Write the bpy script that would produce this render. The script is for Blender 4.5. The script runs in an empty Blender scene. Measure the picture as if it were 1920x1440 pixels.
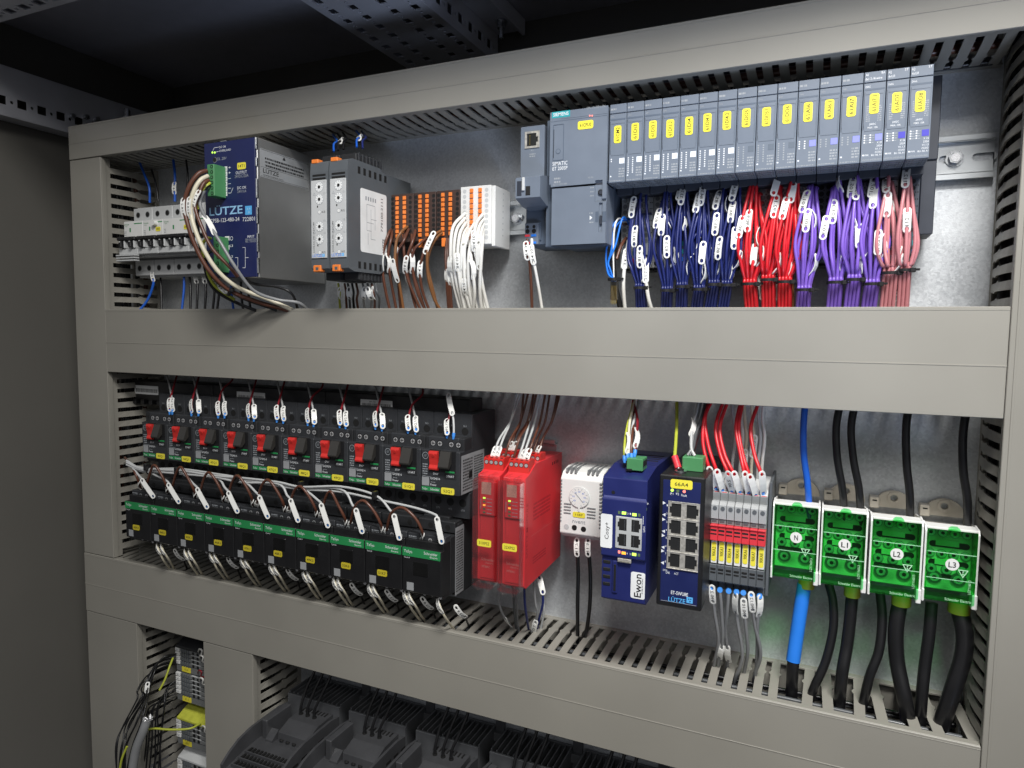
import bpy, math, random
from mathutils import Vector, Matrix, Euler
from mathutils.geometry import tessellate_polygon
random.seed(7)
SC = bpy.context.scene
S = 0.001                                   # every length below is written in millimetres
# ------------------------------------------------------------------ camera
CAMP = (248.1726, -672.062, -41.2214)
CAMR = (1.49295, -0.01166, 0.42255)
FPX = 1285.86
cd = bpy.data.cameras.new('camera'); cam = bpy.data.objects.new('camera', cd)
SC.collection.objects.link(cam)
cam.location = Vector(CAMP)*S; cam.rotation_euler = CAMR
cd.sensor_width = 36; cd.lens = FPX/1920*36; cd.clip_start = 0.01; cd.clip_end = 50
SC.camera = cam
# ------------------------------------------------------------------ world (dim room around the open cabinet)
w = bpy.data.worlds.new('World'); SC.world = w; w.use_nodes = True
nt = w.node_tree; nt.nodes.clear()
tc = nt.nodes.new('ShaderNodeTexCoord'); sep = nt.nodes.new('ShaderNodeSeparateXYZ')
nt.links.new(tc.outputs['Generated'], sep.inputs[0])
rmp = nt.nodes.new('ShaderNodeValToRGB'); cr_ = rmp.color_ramp
cr_.elements[0].position = 0.30; cr_.elements[0].color = (0.10, 0.10, 0.105, 1)
cr_.elements[1].position = 0.90; cr_.elements[1].color = (0.30, 0.31, 0.33, 1)
for p_, c_ in ((0.47, (0.20, 0.20, 0.205)), (0.55, (0.62, 0.62, 0.63)), (0.70, (0.55, 0.56, 0.60))):
    e_ = cr_.elements.new(p_); e_.color = (*c_, 1)
mp = nt.nodes.new('ShaderNodeMath'); mp.operation = 'MULTIPLY_ADD'; mp.inputs[1].default_value = .5; mp.inputs[2].default_value = .5
nt.links.new(sep.outputs['Z'], mp.inputs[0]); nt.links.new(mp.outputs[0], rmp.inputs[0])
wn = nt.nodes.new('ShaderNodeTexNoise'); wn.inputs['Scale'].default_value = 2.6; wn.inputs['Detail'].default_value = 2
nt.links.new(tc.outputs['Generated'], wn.inputs['Vector'])
wr = nt.nodes.new('ShaderNodeMapRange'); wr.inputs[1].default_value = .35; wr.inputs[2].default_value = .65; wr.inputs[3].default_value = .35; wr.inputs[4].default_value = 1.5
nt.links.new(wn.outputs[0], wr.inputs[0])
wm = nt.nodes.new('ShaderNodeVectorMath'); wm.operation = 'SCALE'
nt.links.new(rmp.outputs[0], wm.inputs[0]); nt.links.new(wr.outputs[0], wm.inputs['Scale'])
bg = nt.nodes.new('ShaderNodeBackground'); bg.inputs[1].default_value = 0.46
ow = nt.nodes.new('ShaderNodeOutputWorld')
nt.links.new(wm.outputs[0], bg.inputs[0]); nt.links.new(bg.outputs[0], ow.inputs[0])
# ------------------------------------------------------------------ room lamps (ceiling luminaires outside the cabinet) and an added cool fill
def area(name, loc, target, sx, sy, power, col, spread=180):
    l = bpy.data.lights.new(name, 'AREA'); l.shape = 'RECTANGLE'; l.size = sx*S; l.size_y = sy*S
    l.energy = power; l.color = col; l.spread = math.radians(spread)
    o = bpy.data.objects.new(name, l); SC.collection.objects.link(o)
    o.location = Vector(loc)*S
    d = (Vector(target)-Vector(loc))
    o.rotation_euler = d.to_track_quat('-Z', 'Y').to_euler()
    return o
area('ceiling_lamp', (420, -800, 860), (215, -60, -190), 420, 240, 8.9, (1.0, 0.985, 0.955), 108)
area('ceiling_lamp', (900, -1700, 1000), (150, -60, -100), 1000, 300, 8, (1.0, 0.98, 0.95))
area('roof_fill_light', (520, -760, -700), (60, -60, 345), 300, 300, 0.5, (0.62, 0.74, 1.0), 45)  # added cool fill aimed up to brighten the roof underside, no real source
SC.view_settings.view_transform = 'Standard'; SC.view_settings.look = 'None'
SC.view_settings.exposure = 0.0; SC.view_settings.gamma = 1.0
SC.view_settings.use_curve_mapping = False
SC.render.engine = 'CYCLES'
try:
    SC.cycles.max_bounces = 8; SC.cycles.transparent_max_bounces = 12
except Exception: pass

# ------------------------------------------------------------------ materials
MATS = {}
def mat(name, col, rough=.5, metal=0.0, var=.06, vs=60, bump=0.0, bs=900, coat=0.0, spec=.5, emit=None, es=0, speck=0.0, aniso=0):
    if name in MATS: return MATS[name]
    m = bpy.data.materials.new(name); m.use_nodes = True; n = m.node_tree.nodes; L = m.node_tree.links
    b = n['Principled BSDF']
    b.inputs['Roughness'].default_value = rough; b.inputs['Metallic'].default_value = metal
    if 'Specular IOR Level' in b.inputs: b.inputs['Specular IOR Level'].default_value = spec
    if coat: b.inputs['Coat Weight'].default_value = coat; b.inputs['Coat Roughness'].default_value = .15
    t = n.new('ShaderNodeTexCoord'); no = n.new('ShaderNodeTexNoise'); no.inputs['Scale'].default_value = vs; no.inputs['Detail'].default_value = 5
    L.new(t.outputs['Object'], no.inputs['Vector'])
    hs = n.new('ShaderNodeMix'); hs.data_type = 'RGBA'
    c0 = [max(0, c*(1-var)) for c in col]; c1 = [min(1, c*(1+var)) for c in col]
    hs.inputs[6].default_value = (*c0, 1); hs.inputs[7].default_value = (*c1, 1)
    mr = n.new('ShaderNodeMapRange'); mr.inputs[1].default_value = .3; mr.inputs[2].default_value = .7
    L.new(no.outputs[0], mr.inputs[0]); L.new(mr.outputs[0], hs.inputs[0])
    outc = hs.outputs[2]
    if speck:
        n2 = n.new('ShaderNodeTexNoise'); n2.inputs['Scale'].default_value = 1400; n2.inputs['Detail'].default_value = 1
        L.new(t.outputs['Object'], n2.inputs['Vector'])
        m2 = n.new('ShaderNodeMapRange'); m2.inputs[1].default_value = .68; m2.inputs[2].default_value = .78; m2.inputs[4].default_value = speck
        L.new(n2.outputs[0], m2.inputs[0])
        mx = n.new('ShaderNodeMix'); mx.data_type = 'RGBA'; mx.inputs[7].default_value = (.6, .6, .58, 1)
        L.new(m2.outputs[0], mx.inputs[0]); L.new(outc, mx.inputs[6]); outc = mx.outputs[2]
    L.new(outc, b.inputs['Base Color'])
    # uneven gloss (handling, dust)
    n3 = n.new('ShaderNodeTexNoise'); n3.inputs['Scale'].default_value = vs*.5; n3.inputs['Detail'].default_value = 6
    L.new(t.outputs['Object'], n3.inputs['Vector'])
    m3 = n.new('ShaderNodeMapRange'); m3.inputs[1].default_value = .3; m3.inputs[2].default_value = .7
    m3.inputs[3].default_value = max(.03, rough-.07); m3.inputs[4].default_value = min(1, rough+.09)
    L.new(n3.outputs[0], m3.inputs[0]); L.new(m3.outputs[0], b.inputs['Roughness'])
    if bump:
        n4 = n.new('ShaderNodeTexNoise'); n4.inputs['Scale'].default_value = bs; n4.inputs['Detail'].default_value = 3
        L.new(t.outputs['Object'], n4.inputs['Vector'])
        bp = n.new('ShaderNodeBump'); bp.inputs['Strength'].default_value = bump; bp.inputs['Distance'].default_value = .0003
        L.new(n4.outputs[0], bp.inputs['Height']); L.new(bp.outputs[0], b.inputs['Normal'])
    if emit:
        b.inputs['Emission Color'].default_value = (*emit, 1); b.inputs['Emission Strength'].default_value = es
    MATS[name] = m; return m

def glassy(name, col, gloss=.12, rough=.06, edge=.5):
    m = bpy.data.materials.new(name); m.use_nodes = True; n = m.node_tree.nodes; L = m.node_tree.links
    n.remove(n['Principled BSDF'])
    tr = n.new('ShaderNodeBsdfTransparent'); tr.inputs[0].default_value = (*col, 1)
    gl = n.new('ShaderNodeBsdfGlossy'); gl.inputs['Roughness'].default_value = rough; gl.inputs[0].default_value = (1, 1, 1, 1)
    lw = n.new('ShaderNodeLayerWeight'); lw.inputs[0].default_value = .18
    mr = n.new('ShaderNodeMapRange'); mr.inputs[3].default_value = gloss*.45; mr.inputs[4].default_value = edge
    L.new(lw.outputs['Facing'], mr.inputs[0])
    mx = n.new('ShaderNodeMixShader'); L.new(mr.outputs[0], mx.inputs[0]); L.new(tr.outputs[0], mx.inputs[1]); L.new(gl.outputs[0], mx.inputs[2])
    L.new(mx.outputs[0], n['Material Output'].inputs[0])
    MATS[name] = m; return m

duct = mat('duct_plastic', (.268, .256, .224), .42, var=.065, vs=7, bump=.06, bs=2500)
ductin = duct
cabm = mat('cabinet_paint', (.13, .125, .112), .42, var=.05, vs=5, bump=.1, bs=1800)
dk = mat('charcoal_plastic', (.030, .032, .036), .42, var=.15, speck=.10)
dkm = mat('dark_matt_plastic', (.018, .019, .021), .5, var=.15, speck=.08)
blk = mat('black_plastic', (.010, .010, .011), .38, var=.1, speck=.06)
hole = mat('hole_black', (.004, .004, .004), .7)
blu = mat('navy_paint', (.012, .018, .085), .34, var=.06)
navy = mat('navy_plastic', (.016, .022, .115), .33, var=.06, bump=.05)
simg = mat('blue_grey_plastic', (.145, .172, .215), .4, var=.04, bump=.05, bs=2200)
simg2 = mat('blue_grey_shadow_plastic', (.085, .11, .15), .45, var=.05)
simd = mat('dark_slate_plastic', (.028, .033, .046), .45, var=.08)
wht = mat('white_plastic', (.74, .74, .72), .4, var=.03)
wmk = mat('marker_white', (.80, .80, .77), .38, var=.03)
lgr = mat('light_grey_plastic', (.52, .53, .53), .42, var=.03)
mgr = mat('mid_grey_plastic', (.20, .21, .215), .45, var=.05)
dgr = mat('slate_grey_plastic', (.095, .105, .115), .45, var=.06)
bei = mat('bone_plastic', (.60, .56, .48), .42, var=.03)
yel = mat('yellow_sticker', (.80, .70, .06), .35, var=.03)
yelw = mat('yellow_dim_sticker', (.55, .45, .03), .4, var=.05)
ylw = mat('cream_plastic', (.75, .70, .56), .42)
txk = mat('black_ink', (.012, .012, .012), .5)
txw = mat('white_ink', (.72, .74, .76), .5)
txg = mat('grey_ink', (.30, .32, .34), .5)
grn = mat('brand_green', (.02, .23, .07), .38)
grp = mat('green_plug_plastic', (.07, .25, .10), .42, var=.06)
org = mat('orange_lever', (.82, .22, .04), .4)
red = mat('red_plastic', (.64, .035, .042), .34, var=.06, bump=.04)
redl = mat('red_switch', (.58, .03, .025), .35, var=.04)
redf = mat('red_fuse_plastic', (.66, .04, .055), .4)
teal = mat('teal_badge', (.03, .33, .36), .4)
logb = mat('logo_blue', (.10, .42, .80), .4)
logb2 = mat('logo_light_blue', (.30, .55, .80), .4)
sil = mat('printed_label_grey', (.30, .31, .32), .5, var=.1)
pap = mat('label_paper', (.78, .79, .78), .5)
fer = mat('blue_ferrule', (.06, .28, .78), .35)
brs = mat('brass_yellow', (.30, .22, .03), .4)
stl = mat('zinc_steel', (.62, .64, .66), .28, 1.0, var=.12, vs=200)
scr = mat('screw_steel', (.82, .82, .84), .34, .7, var=.2, vs=900)
rail_m = mat('rail_zinc', (.66, .69, .71), .32, .8, var=.06, vs=40)
psum = mat('brushed_aluminium', (.50, .50, .49), .3, .8, var=.12, vs=14)
jack = mat('jack_shield', (.62, .59, .53), .38, .6, var=.2, vs=500)
ledg = mat('led_green', (.5, .9, .1), .4, emit=(.55, 1, .12), es=1.0)
ledo = mat('led_orange', (.9, .4, .05), .4, emit=(1, .42, .05), es=.9)
ledr = mat('led_red', (.9, .2, .15), .4, emit=(1, .25, .22), es=.9)
ledd = mat('led_off', (.10, .16, .08), .3)
sqw = mat('square_white', (.75, .80, .86), .5)
sqv = mat('square_violet', (.22, .24, .80), .5)
sqd = mat('square_indigo', (.05, .045, .42), .5)
sqg = mat('square_grey', (.10, .125, .16), .5)
green_cover = glassy('green_clear_cover', (.50, .97, .60), gloss=.14, edge=.35)
clear_cover = glassy('clear_cover', (.965, .95, .95), gloss=.14, edge=.7)
clear_plug = glassy('clear_plug', (.80, .76, .68), gloss=.35, edge=.8)
# wire insulation
WC = dict(navy=(.013, .021, .125), red=(.60, .015, .025), violet=(.20, .105, .52), pink=(.52, .20, .22), brown=(.105, .038, .022),
          tan=(.20, .085, .03), white=(.74, .73, .69), cream=(.66, .61, .47), grey=(.22, .225, .23), lgrey=(.46, .47, .47), black=(.008, .008, .009),
          blue=(.012, .10, .50), bright=(.02, .19, .72), dred=(.20, .012, .02), yg=(.42, .46, .05), dgrey=(.075, .08, .085))
WM = {k: mat('wire_'+k, v, .36, var=.05, bump=.03) for k, v in WC.items()}

def galv():
    m = bpy.data.materials.new('galvanised_steel'); m.use_nodes = True; n = m.node_tree.nodes; L = m.node_tree.links
    b = n['Principled BSDF']; b.inputs['Metallic'].default_value = .52
    t = n.new('ShaderNodeTexCoord')
    v = n.new('ShaderNodeTexVoronoi'); v.inputs['Scale'].default_value = 520; L.new(t.outputs['Object'], v.inputs['Vector'])
    no = n.new('ShaderNodeTexNoise'); no.inputs['Scale'].default_value = 9; no.inputs['Detail'].default_value = 6; L.new(t.outputs['Object'], no.inputs['Vector'])
    fi = n.new('ShaderNodeTexNoise'); fi.inputs['Scale'].default_value = 900; fi.inputs['Detail'].default_value = 3; L.new(t.outputs['Object'], fi.inputs['Vector'])
    bw = n.new('ShaderNodeRGBToBW'); L.new(v.outputs['Color'], bw.inputs[0])
    a = n.new('ShaderNodeMath'); a.operation = 'MULTIPLY_ADD'; a.inputs[1].default_value = .2; L.new(bw.outputs[0], a.inputs[0])
    L.new(no.outputs[0], a.inputs[2])
    r = n.new('ShaderNodeMapRange'); r.inputs[1].default_value = .4; r.inputs[2].default_value = .75; r.inputs[3].default_value = .30; r.inputs[4].default_value = .46
    L.new(a.outputs[0], r.inputs[0]); L.new(r.outputs[0], b.inputs['Roughness'])
    cr = n.new('ShaderNodeMix'); cr.data_type = 'RGBA'; cr.inputs[6].default_value = (.50, .525, .555, 1); cr.inputs[7].default_value = (.80, .83, .86, 1)
    r2 = n.new('ShaderNodeMapRange'); r2.inputs[1].default_value = .45; r2.inputs[2].default_value = .85; L.new(a.outputs[0], r2.inputs[0]); L.new(r2.outputs[0], cr.inputs[0]); L.new(cr.outputs[2], b.inputs['Base Color'])
    bp = n.new('ShaderNodeBump'); bp.inputs['Strength'].default_value = .5; bp.inputs['Distance'].default_value = .0003
    L.new(fi.outputs[0], bp.inputs['Height']); L.new(bp.outputs[0], b.inputs['Normal'])
    MATS['galv'] = m; return m
gal = galv()

# ------------------------------------------------------------------ geometry helpers
CR = Euler(CAMR, 'XYZ').to_matrix(); CC = Vector(CAMP)
def ray(u, v): return CR @ Vector(((u-960)/FPX, (720-v)/FPX, -1.0))
def P(u, v, y):
    "point of the panel's plane at depth y (mm in front of the mounting plate is negative)"
    d = ray(u, v); q = CC + d*((y-CC.y)/d.y); return Vector((q.x, y, q.z))
def PX(u, v, x):
    d = ray(u, v); q = CC + d*((x-CC.x)/d.x); return Vector((x, q.y, q.z))
def PZ(u, v, z):
    d = ray(u, v); q = CC + d*((z-CC.z)/d.z); return Vector((q.x, q.y, z))

TXC = {}
def glyphs(s):
    if s in TXC: return TXC[s]
    c = bpy.data.curves.new('t', 'FONT'); c.body = s; c.size = 1; c.resolution_u = 2; c.offset = 0.014 if s in ('LÜTZE', 'SIEMENS', 'Ewon', 'ET-SWU8E', 'N', 'L1', 'L2', 'L3') else 0.003
    o = bpy.data.objects.new('t', c); SC.collection.objects.link(o)
    bpy.context.view_layer.update()
    me = bpy.data.meshes.new_from_object(o.evaluated_get(bpy.context.evaluated_depsgraph_get()))
    vs = [(v.co.x, v.co.y) for v in me.vertices]; fs = [tuple(p.vertices) for p in me.polygons]
    bpy.data.objects.remove(o); bpy.data.curves.remove(c); bpy.data.meshes.remove(me)
    x0 = min(v[0] for v in vs); x1 = max(v[0] for v in vs)
    vs = [(v[0]-x0, v[1]) for v in vs]
    TXC[s] = (vs, fs, x1-x0); return TXC[s]

class MB:
    def __init__(s): s.v = []; s.f = []; s.mi = []; s.sm = []; s.mats = []
    def mid(s, m):
        if m not in s.mats: s.mats.append(m)
        return s.mats.index(m)
    def add(s, vs, fs, m, smooth=False):
        k = len(s.v); i = s.mid(m); s.v += [tuple(v) for v in vs]
        for n_, f in enumerate(fs):
            s.f.append(tuple(a+k for a in f)); s.mi.append(i); s.sm.append(smooth if isinstance(smooth, bool) else smooth[n_])
        return s
    def box(s, x0, x1, y0, y1, z0, z1, m, b=.25, M=None):
        if x0 > x1: x0, x1 = x1, x0
        if y0 > y1: y0, y1 = y1, y0
        if z0 > z1: z0, z1 = z1, z0
        b = min(b, (x1-x0)*.3, (y1-y0)*.3, (z1-z0)*.3)
        X = (x0, x1); Y = (y0, y1); Z = (z0, z1); vs = []; ix = {}
        for i in (0, 1):
            for j in (0, 1):
                for k in (0, 1):
                    sx = (1, -1)[i]*b; sy = (1, -1)[j]*b; sz = (1, -1)[k]*b
                    for a, p in enumerate(((X[i], Y[j]+sy, Z[k]+sz), (X[i]+sx, Y[j], Z[k]+sz), (X[i]+sx, Y[j]+sy, Z[k]))):
                        ix[(i, j, k, a)] = len(vs); vs.append(Vector(p))
        fs = []
        def q(*t): fs.append(tuple(ix[a] for a in t))
        for i in (0, 1): q((i, 0, 0, 0), (i, 1, 0, 0), (i, 1, 1, 0), (i, 0, 1, 0))
        for j in (0, 1): q((0, j, 0, 1), (1, j, 0, 1), (1, j, 1, 1), (0, j, 1, 1))
        for k in (0, 1): q((0, 0, k, 2), (1, 0, k, 2), (1, 1, k, 2), (0, 1, k, 2))
        for i in (0, 1):
            for j in (0, 1): q((i, j, 0, 0), (i, j, 1, 0), (i, j, 1, 1), (i, j, 0, 1))
            for k in (0, 1): q((i, 0, k, 0), (i, 1, k, 0), (i, 1, k, 2), (i, 0, k, 2))
        for j in (0, 1):
            for k in (0, 1): q((0, j, k, 1), (1, j, k, 1), (1, j, k, 2), (0, j, k, 2))
        for i in (0, 1):
            for j in (0, 1):
                for k in (0, 1): q((i, j, k, 0), (i, j, k, 1), (i, j, k, 2))
        c = Vector(((x0+x1)/2, (y0+y1)/2, (z0+z1)/2)); out = []
        for f in fs:
            a, b_, c_ = vs[f[0]], vs[f[1]], vs[f[2]]
            n = (b_-a).cross(c_-a); ce = sum((vs[t] for t in f), Vector())/len(f)
            out.append(f if n.dot(ce-c) > 0 else f[::-1])
        if M is not None: vs = [M @ v for v in vs]
        return s.add(vs, out, m)
    def quad(s, a, b, c, d, m): return s.add([a, b, c, d], [(0, 1, 2, 3)], m)
    def cyl(s, p0, p1, r0, m, r1=None, n=16, caps=True, capm=None):
        p0 = Vector(p0); p1 = Vector(p1); r1 = r0 if r1 is None else r1
        d = (p1-p0).normalized(); a = d.orthogonal().normalized(); b = d.cross(a)
        vs = []
        for p, r in ((p0, r0), (p1, r1)):
            for i in range(n):
                t = 2*math.pi*i/n; vs.append(p+a*(r*math.cos(t))+b*(r*math.sin(t)))
        s.add(vs, [(i, (i+1) % n, n+(i+1) % n, n+i) for i in range(n)], m, True)
        if caps: s.add(vs, [tuple(range(n))[::-1], tuple(range(n, 2*n))], capm or m)
        return s
    def tube(s, pts, r, m, n=8, caps=True, rs=None):
        pts = [Vector(p) for p in pts]; vs = []; a = None
        for i, p in enumerate(pts):
            d = (pts[min(i+1, len(pts)-1)]-pts[max(i-1, 0)])
            if d.length < 1e-6: d = Vector((0, 0, -1))
            d.normalize()
            a = d.orthogonal().normalized() if a is None else (a-d*a.dot(d)).normalized()
            b = d.cross(a); rr = rs[i] if rs else r
            for k in range(n):
                t = 2*math.pi*k/n; vs.append(p+a*(rr*math.cos(t))+b*(rr*math.sin(t)))
        fs = [(i*n+k, i*n+(k+1) % n, (i+1)*n+(k+1) % n, (i+1)*n+k) for i in range(len(pts)-1) for k in range(n)]
        s.add(vs, fs, m, True)
        if caps: s.add(vs, [tuple(range(n))[::-1], tuple(range(len(vs)-n, len(vs)))], m)
        return s
    def prism(s, loops, O, ex, ey, en, t, m, side=None):
        "2-D loops (outline + holes) in the ex/ey frame at O, thickened by t along en"
        O = Vector(O); ex = Vector(ex); ey = Vector(ey); en = Vector(en)
        if not isinstance(loops[0][0], (tuple, list, Vector)): loops = [loops]
        l3 = [[Vector((p[0], p[1], 0)) for p in l] for l in loops]
        flat = [p for l in l3 for p in l]; tri = tessellate_polygon(l3)
        n = len(flat); vs = [O+ex*p.x+ey*p.y for p in flat]+[O+ex*p.x+ey*p.y+en*t for p in flat]
        nn = ex.cross(ey); fl = nn.dot(en*t) > 0
        f1 = []
        for a, b, c in tri:
            if (flat[b]-flat[a]).cross(flat[c]-flat[a]).z < 0: b, c = c, b
            if fl: f1 += [(c, b, a), (a+n, b+n, c+n)]
            else: f1 += [(a, b, c), (c+n, b+n, a+n)]
        s.add(vs, f1, m)
        k = 0; f2 = []
        for l in l3:
            q = len(l)
            for i in range(q): f2.append((k+i, k+(i+1) % q, k+(i+1) % q+n, k+i+n))
            k += q
        s.add(vs, f2, side or m)
        return s
    def text(s, t, O, ex, ez, h, m, w=None, center=False):
        vs, fs, W = glyphs(t); O = Vector(O); ex = Vector(ex).normalized(); ez = Vector(ez).normalized()
        k = h/.72; kx = k if w is None else w/W
        if center: O = O-ex*(kx*W/2)-ez*(h/2)
        return s.add([O+ex*(v[0]*kx)+ez*(v[1]*k) for v in vs], fs, m)
    def ft(s, t, x, y, z, h, m=None, w=None, center=False):          # text on a face that looks at -Y
        return s.text(t, (x, y-.06, z), (1, 0, 0), (0, 0, 1), h, m or txw, w, center)
    def vt(s, t, x, y, z, h, m=None, w=None, center=True):            # reads upwards
        return s.text(t, (x, y-.06, z), (0, 0, 1), (-1, 0, 0), h, m or txk, w, center)
    def st(s, t, x, y, z, h, m=None, w=None, center=False):           # text on a face that looks at +X
        return s.text(t, (x+.06, y, z), (0, 1, 0), (0, 0, 1), h, m or txw, w, center)
    def bars(s, x0, x1, y, z0, z1, n, m, rnd=True, th=.05):           # tiny print that cannot be read
        dz = (z1-z0)/n
        for i in range(n):
            a = x0
            while a < x1:
                l = random.uniform(.5, 2.2) if rnd else x1-x0
                b = min(a+l, x1); s.quad((a, y-th, z0+dz*i), (b, y-th, z0+dz*i), (b, y-th, z0+dz*(i+.5)), (a, y-th, z0+dz*(i+.5)), m)
                a = b+random.uniform(.3, .7)
        return s
    def sbars(s, x, y0, y1, z0, z1, n, m, th=.06):
        dz = (z1-z0)/n
        for i in range(n):
            a = y0
            while a < y1:
                b = min(a+random.uniform(.6, 3), y1)
                s.quad((x+th, a, z0+dz*i), (x+th, b, z0+dz*i), (x+th, b, z0+dz*(i+.55)), (x+th, a, z0+dz*(i+.55)), m); a = b+random.uniform(.4, .9)
        return s
    def disc(s, x, y, z, r, m, n=16, t=.15):
        return s.cyl((x, y+.3, z), (x, y-t, z), r, m, n=n)
    def build(s, name, parent=None, loc=None, bevel=0):
        me = bpy.data.meshes.new(name)
        o0 = Vector(parent['_o']) if parent is not None else Vector(loc or (0, 0, 0))
        me.from_pydata([tuple((Vector(v)-o0)*S) for v in s.v], [], s.f)
        for m in s.mats: me.materials.append(m)
        me.polygons.foreach_set('material_index', s.mi); me.polygons.foreach_set('use_smooth', s.sm)
        me.update()
        o = bpy.data.objects.new(name, me); SC.collection.objects.link(o)
        o['_o'] = tuple(o0)
        if parent is not None: o.parent = parent
        else: o.location = o0*S
        if bevel:
            bm_ = o.modifiers.new('edge', 'BEVEL'); bm_.width = bevel*S; bm_.segments = 2; bm_.limit_method = 'ANGLE'
        return o

def thing(name, loc, label, cat, group=None):
    o = bpy.data.objects.new(name, None); SC.collection.objects.link(o); o.location = Vector(loc)*S
    o.empty_display_size = .01; o['_o'] = tuple(loc); o['label'] = label; o['category'] = cat
    if group: o['group'] = group
    return o
def tag(o, label, cat, group=None):
    o['label'] = label; o['category'] = cat
    if group: o['group'] = group
    return o
def struct(o): o['kind'] = 'structure'; return o

def rrect(x0, x1, z0, z1, r, n=4):
    r = min(r, abs(x1-x0)/2.01, abs(z1-z0)/2.01); out = []
    for cx, cz, a in ((x1-r, z1-r, 0), (x0+r, z1-r, 90), (x0+r, z0+r, 180), (x1-r, z0+r, 270)):
        for i in range(n+1):
            t = math.radians(a+90*i/n); out.append((cx+r*math.cos(t), cz+r*math.sin(t)))
    return out
def plate(mb, x0, x1, y, z0, z1, m, r=1, t=.3):                    # rounded plate lying on a front face
    return mb.prism(rrect(x0, x1, z0, z1, r), (0, y, 0), (1, 0, 0), (0, 0, 1), (0, -1, 0), t, m)
def sticker(root, cx, cz, y, w, h, txt, vert=False, m=None, th=None, name='sticker'):
    b = MB(); plate(b, cx-w/2, cx+w/2, y, cz-h/2, cz+h/2, m or yel, 1.6, .25)
    if txt:
        if vert: b.vt(txt, cx, y-.25, cz, th or w*.42, txk, w=min(h*.8, len(txt)*w*.40))
        else: b.ft(txt, cx, y-.25, cz, th or h*.42, txk, w=min(w*.72, len(txt)*h*.36), center=True)
    return b.build(name, root)

def spline(pts, seg=6):
    pts = [Vector(p) for p in pts]
    if len(pts) < 3: return [pts[0].lerp(pts[-1], i/seg) for i in range(seg+1)]
    out = []; q = [pts[0]*2-pts[1]]+pts+[pts[-1]*2-pts[-2]]
    for i in range(1, len(q)-2):
        a, b, c, d = q[i-1:i+3]
        for k in range(seg):
            t = k/seg
            out.append(.5*((2*b)+(c-a)*t+(2*a-5*b+4*c-d)*t*t+(3*b-a-3*c+d)*t**3))
    out.append(pts[-1]); return out

def marker(parent, c, d, nrm, txt='', L=17, W=5.6, curl=1.2, name='wire_marker'):
    "oblong white wire marker with a hole at each end, threaded on its wire"
    c = Vector(c); ey = Vector(d).normalized(); n = Vector(nrm); n = (n-ey*n.dot(ey)).normalized(); ex = ey.cross(n).normalized()
    if ex.x < 0: ex = -ex
    L *= 1.12; hw = W/2; hl = L/2
    out = []
    for i in range(9):
        t = math.radians(180*i/8); out.append((hw*math.cos(t), hl-hw+hw*math.sin(t)))
    for k in (.5, 0, -.5): out.append((-hw, k*(hl-hw)))
    for i in range(9):
        t = math.radians(180+180*i/8); out.append((hw*math.cos(t), -hl+hw+hw*math.sin(t)))
    for k in (-.5, 0, .5): out.append((hw, k*(hl-hw)))
    r = hw*.52; holes = []
    for sg in (1, -1):
        cz = sg*(hl-hw*1.10); holes.append([(r*math.cos(2*math.pi*i/10), cz+r*1.25*math.sin(2*math.pi*i/10)) for i in range(10)])
    b = MB(); k0 = len(b.v)
    b.prism([out]+holes, c, ex, ey, n, .55, wmk)
    if txt:
        b.text(txt, c+n*.62, ey if ey.z > 0 else -ey, -ex if ey.z > 0 else ex, W*.47, txk, w=min(L*.5, len(txt)*2.05), center=True)
    nv = []
    for v in b.v:
        q = Vector(v)-c; s_ = q.dot(ey)/hl; nv.append(tuple(Vector(v)-n*(curl*s_*s_)))
    b.v = nv
    return b.build(name, parent)

WIRES = 0
def wire(pts, r, col, label, group=None, mk=None, ferr=None, name='wire', seg=6, n=8, spl=True, cat='wire', ferc=None):
    "pts: control points in mm; mk: list of (position 0..1, text, normal); ferr: list of ends carrying a ferrule"
    global WIRES; WIRES += 1
    pp = spline(pts, seg) if spl else [Vector(p) for p in pts]
    o = Vector(pts[0]); b = MB(); b.tube(pp, r, WM[col], n)
    w_ = b.build(name, None, tuple(o)); tag(w_, label, cat, group)
    for t in (mk or []):
        i = max(1, min(len(pp)-2, int(t[0]*(len(pp)-1)))); d = pp[i+1]-pp[i-1]
        if d.length < 1e-6: d = Vector((0, 0, 1))
        nr = Vector(t[2]) if len(t) > 2 else Vector((.3, -1, .05))
        e = (nr-d.normalized()*nr.dot(d.normalized())).normalized()
        marker(w_, pp[i]+e*(r+.25), d, nr, t[1], L=t[3] if len(t) > 3 else 17, curl=(t[4] if len(t) > 4 else 1.0)+.9)
    for t in (ferr or []):
        a, c_ = (pp[0], pp[1]) if t == 0 else (pp[-1], pp[-2]); d = (c_-a).normalized()
        fb = MB(); fb.cyl(a-d*1, a+d*2.2, r*.8, ferc or fer, r*1.45, 12); fb.cyl(a+d*2.2, a+d*5.5, r*1.45, ferc or fer, r*1.45, 12); fb.build('ferrule', w_)
    return w_

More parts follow.
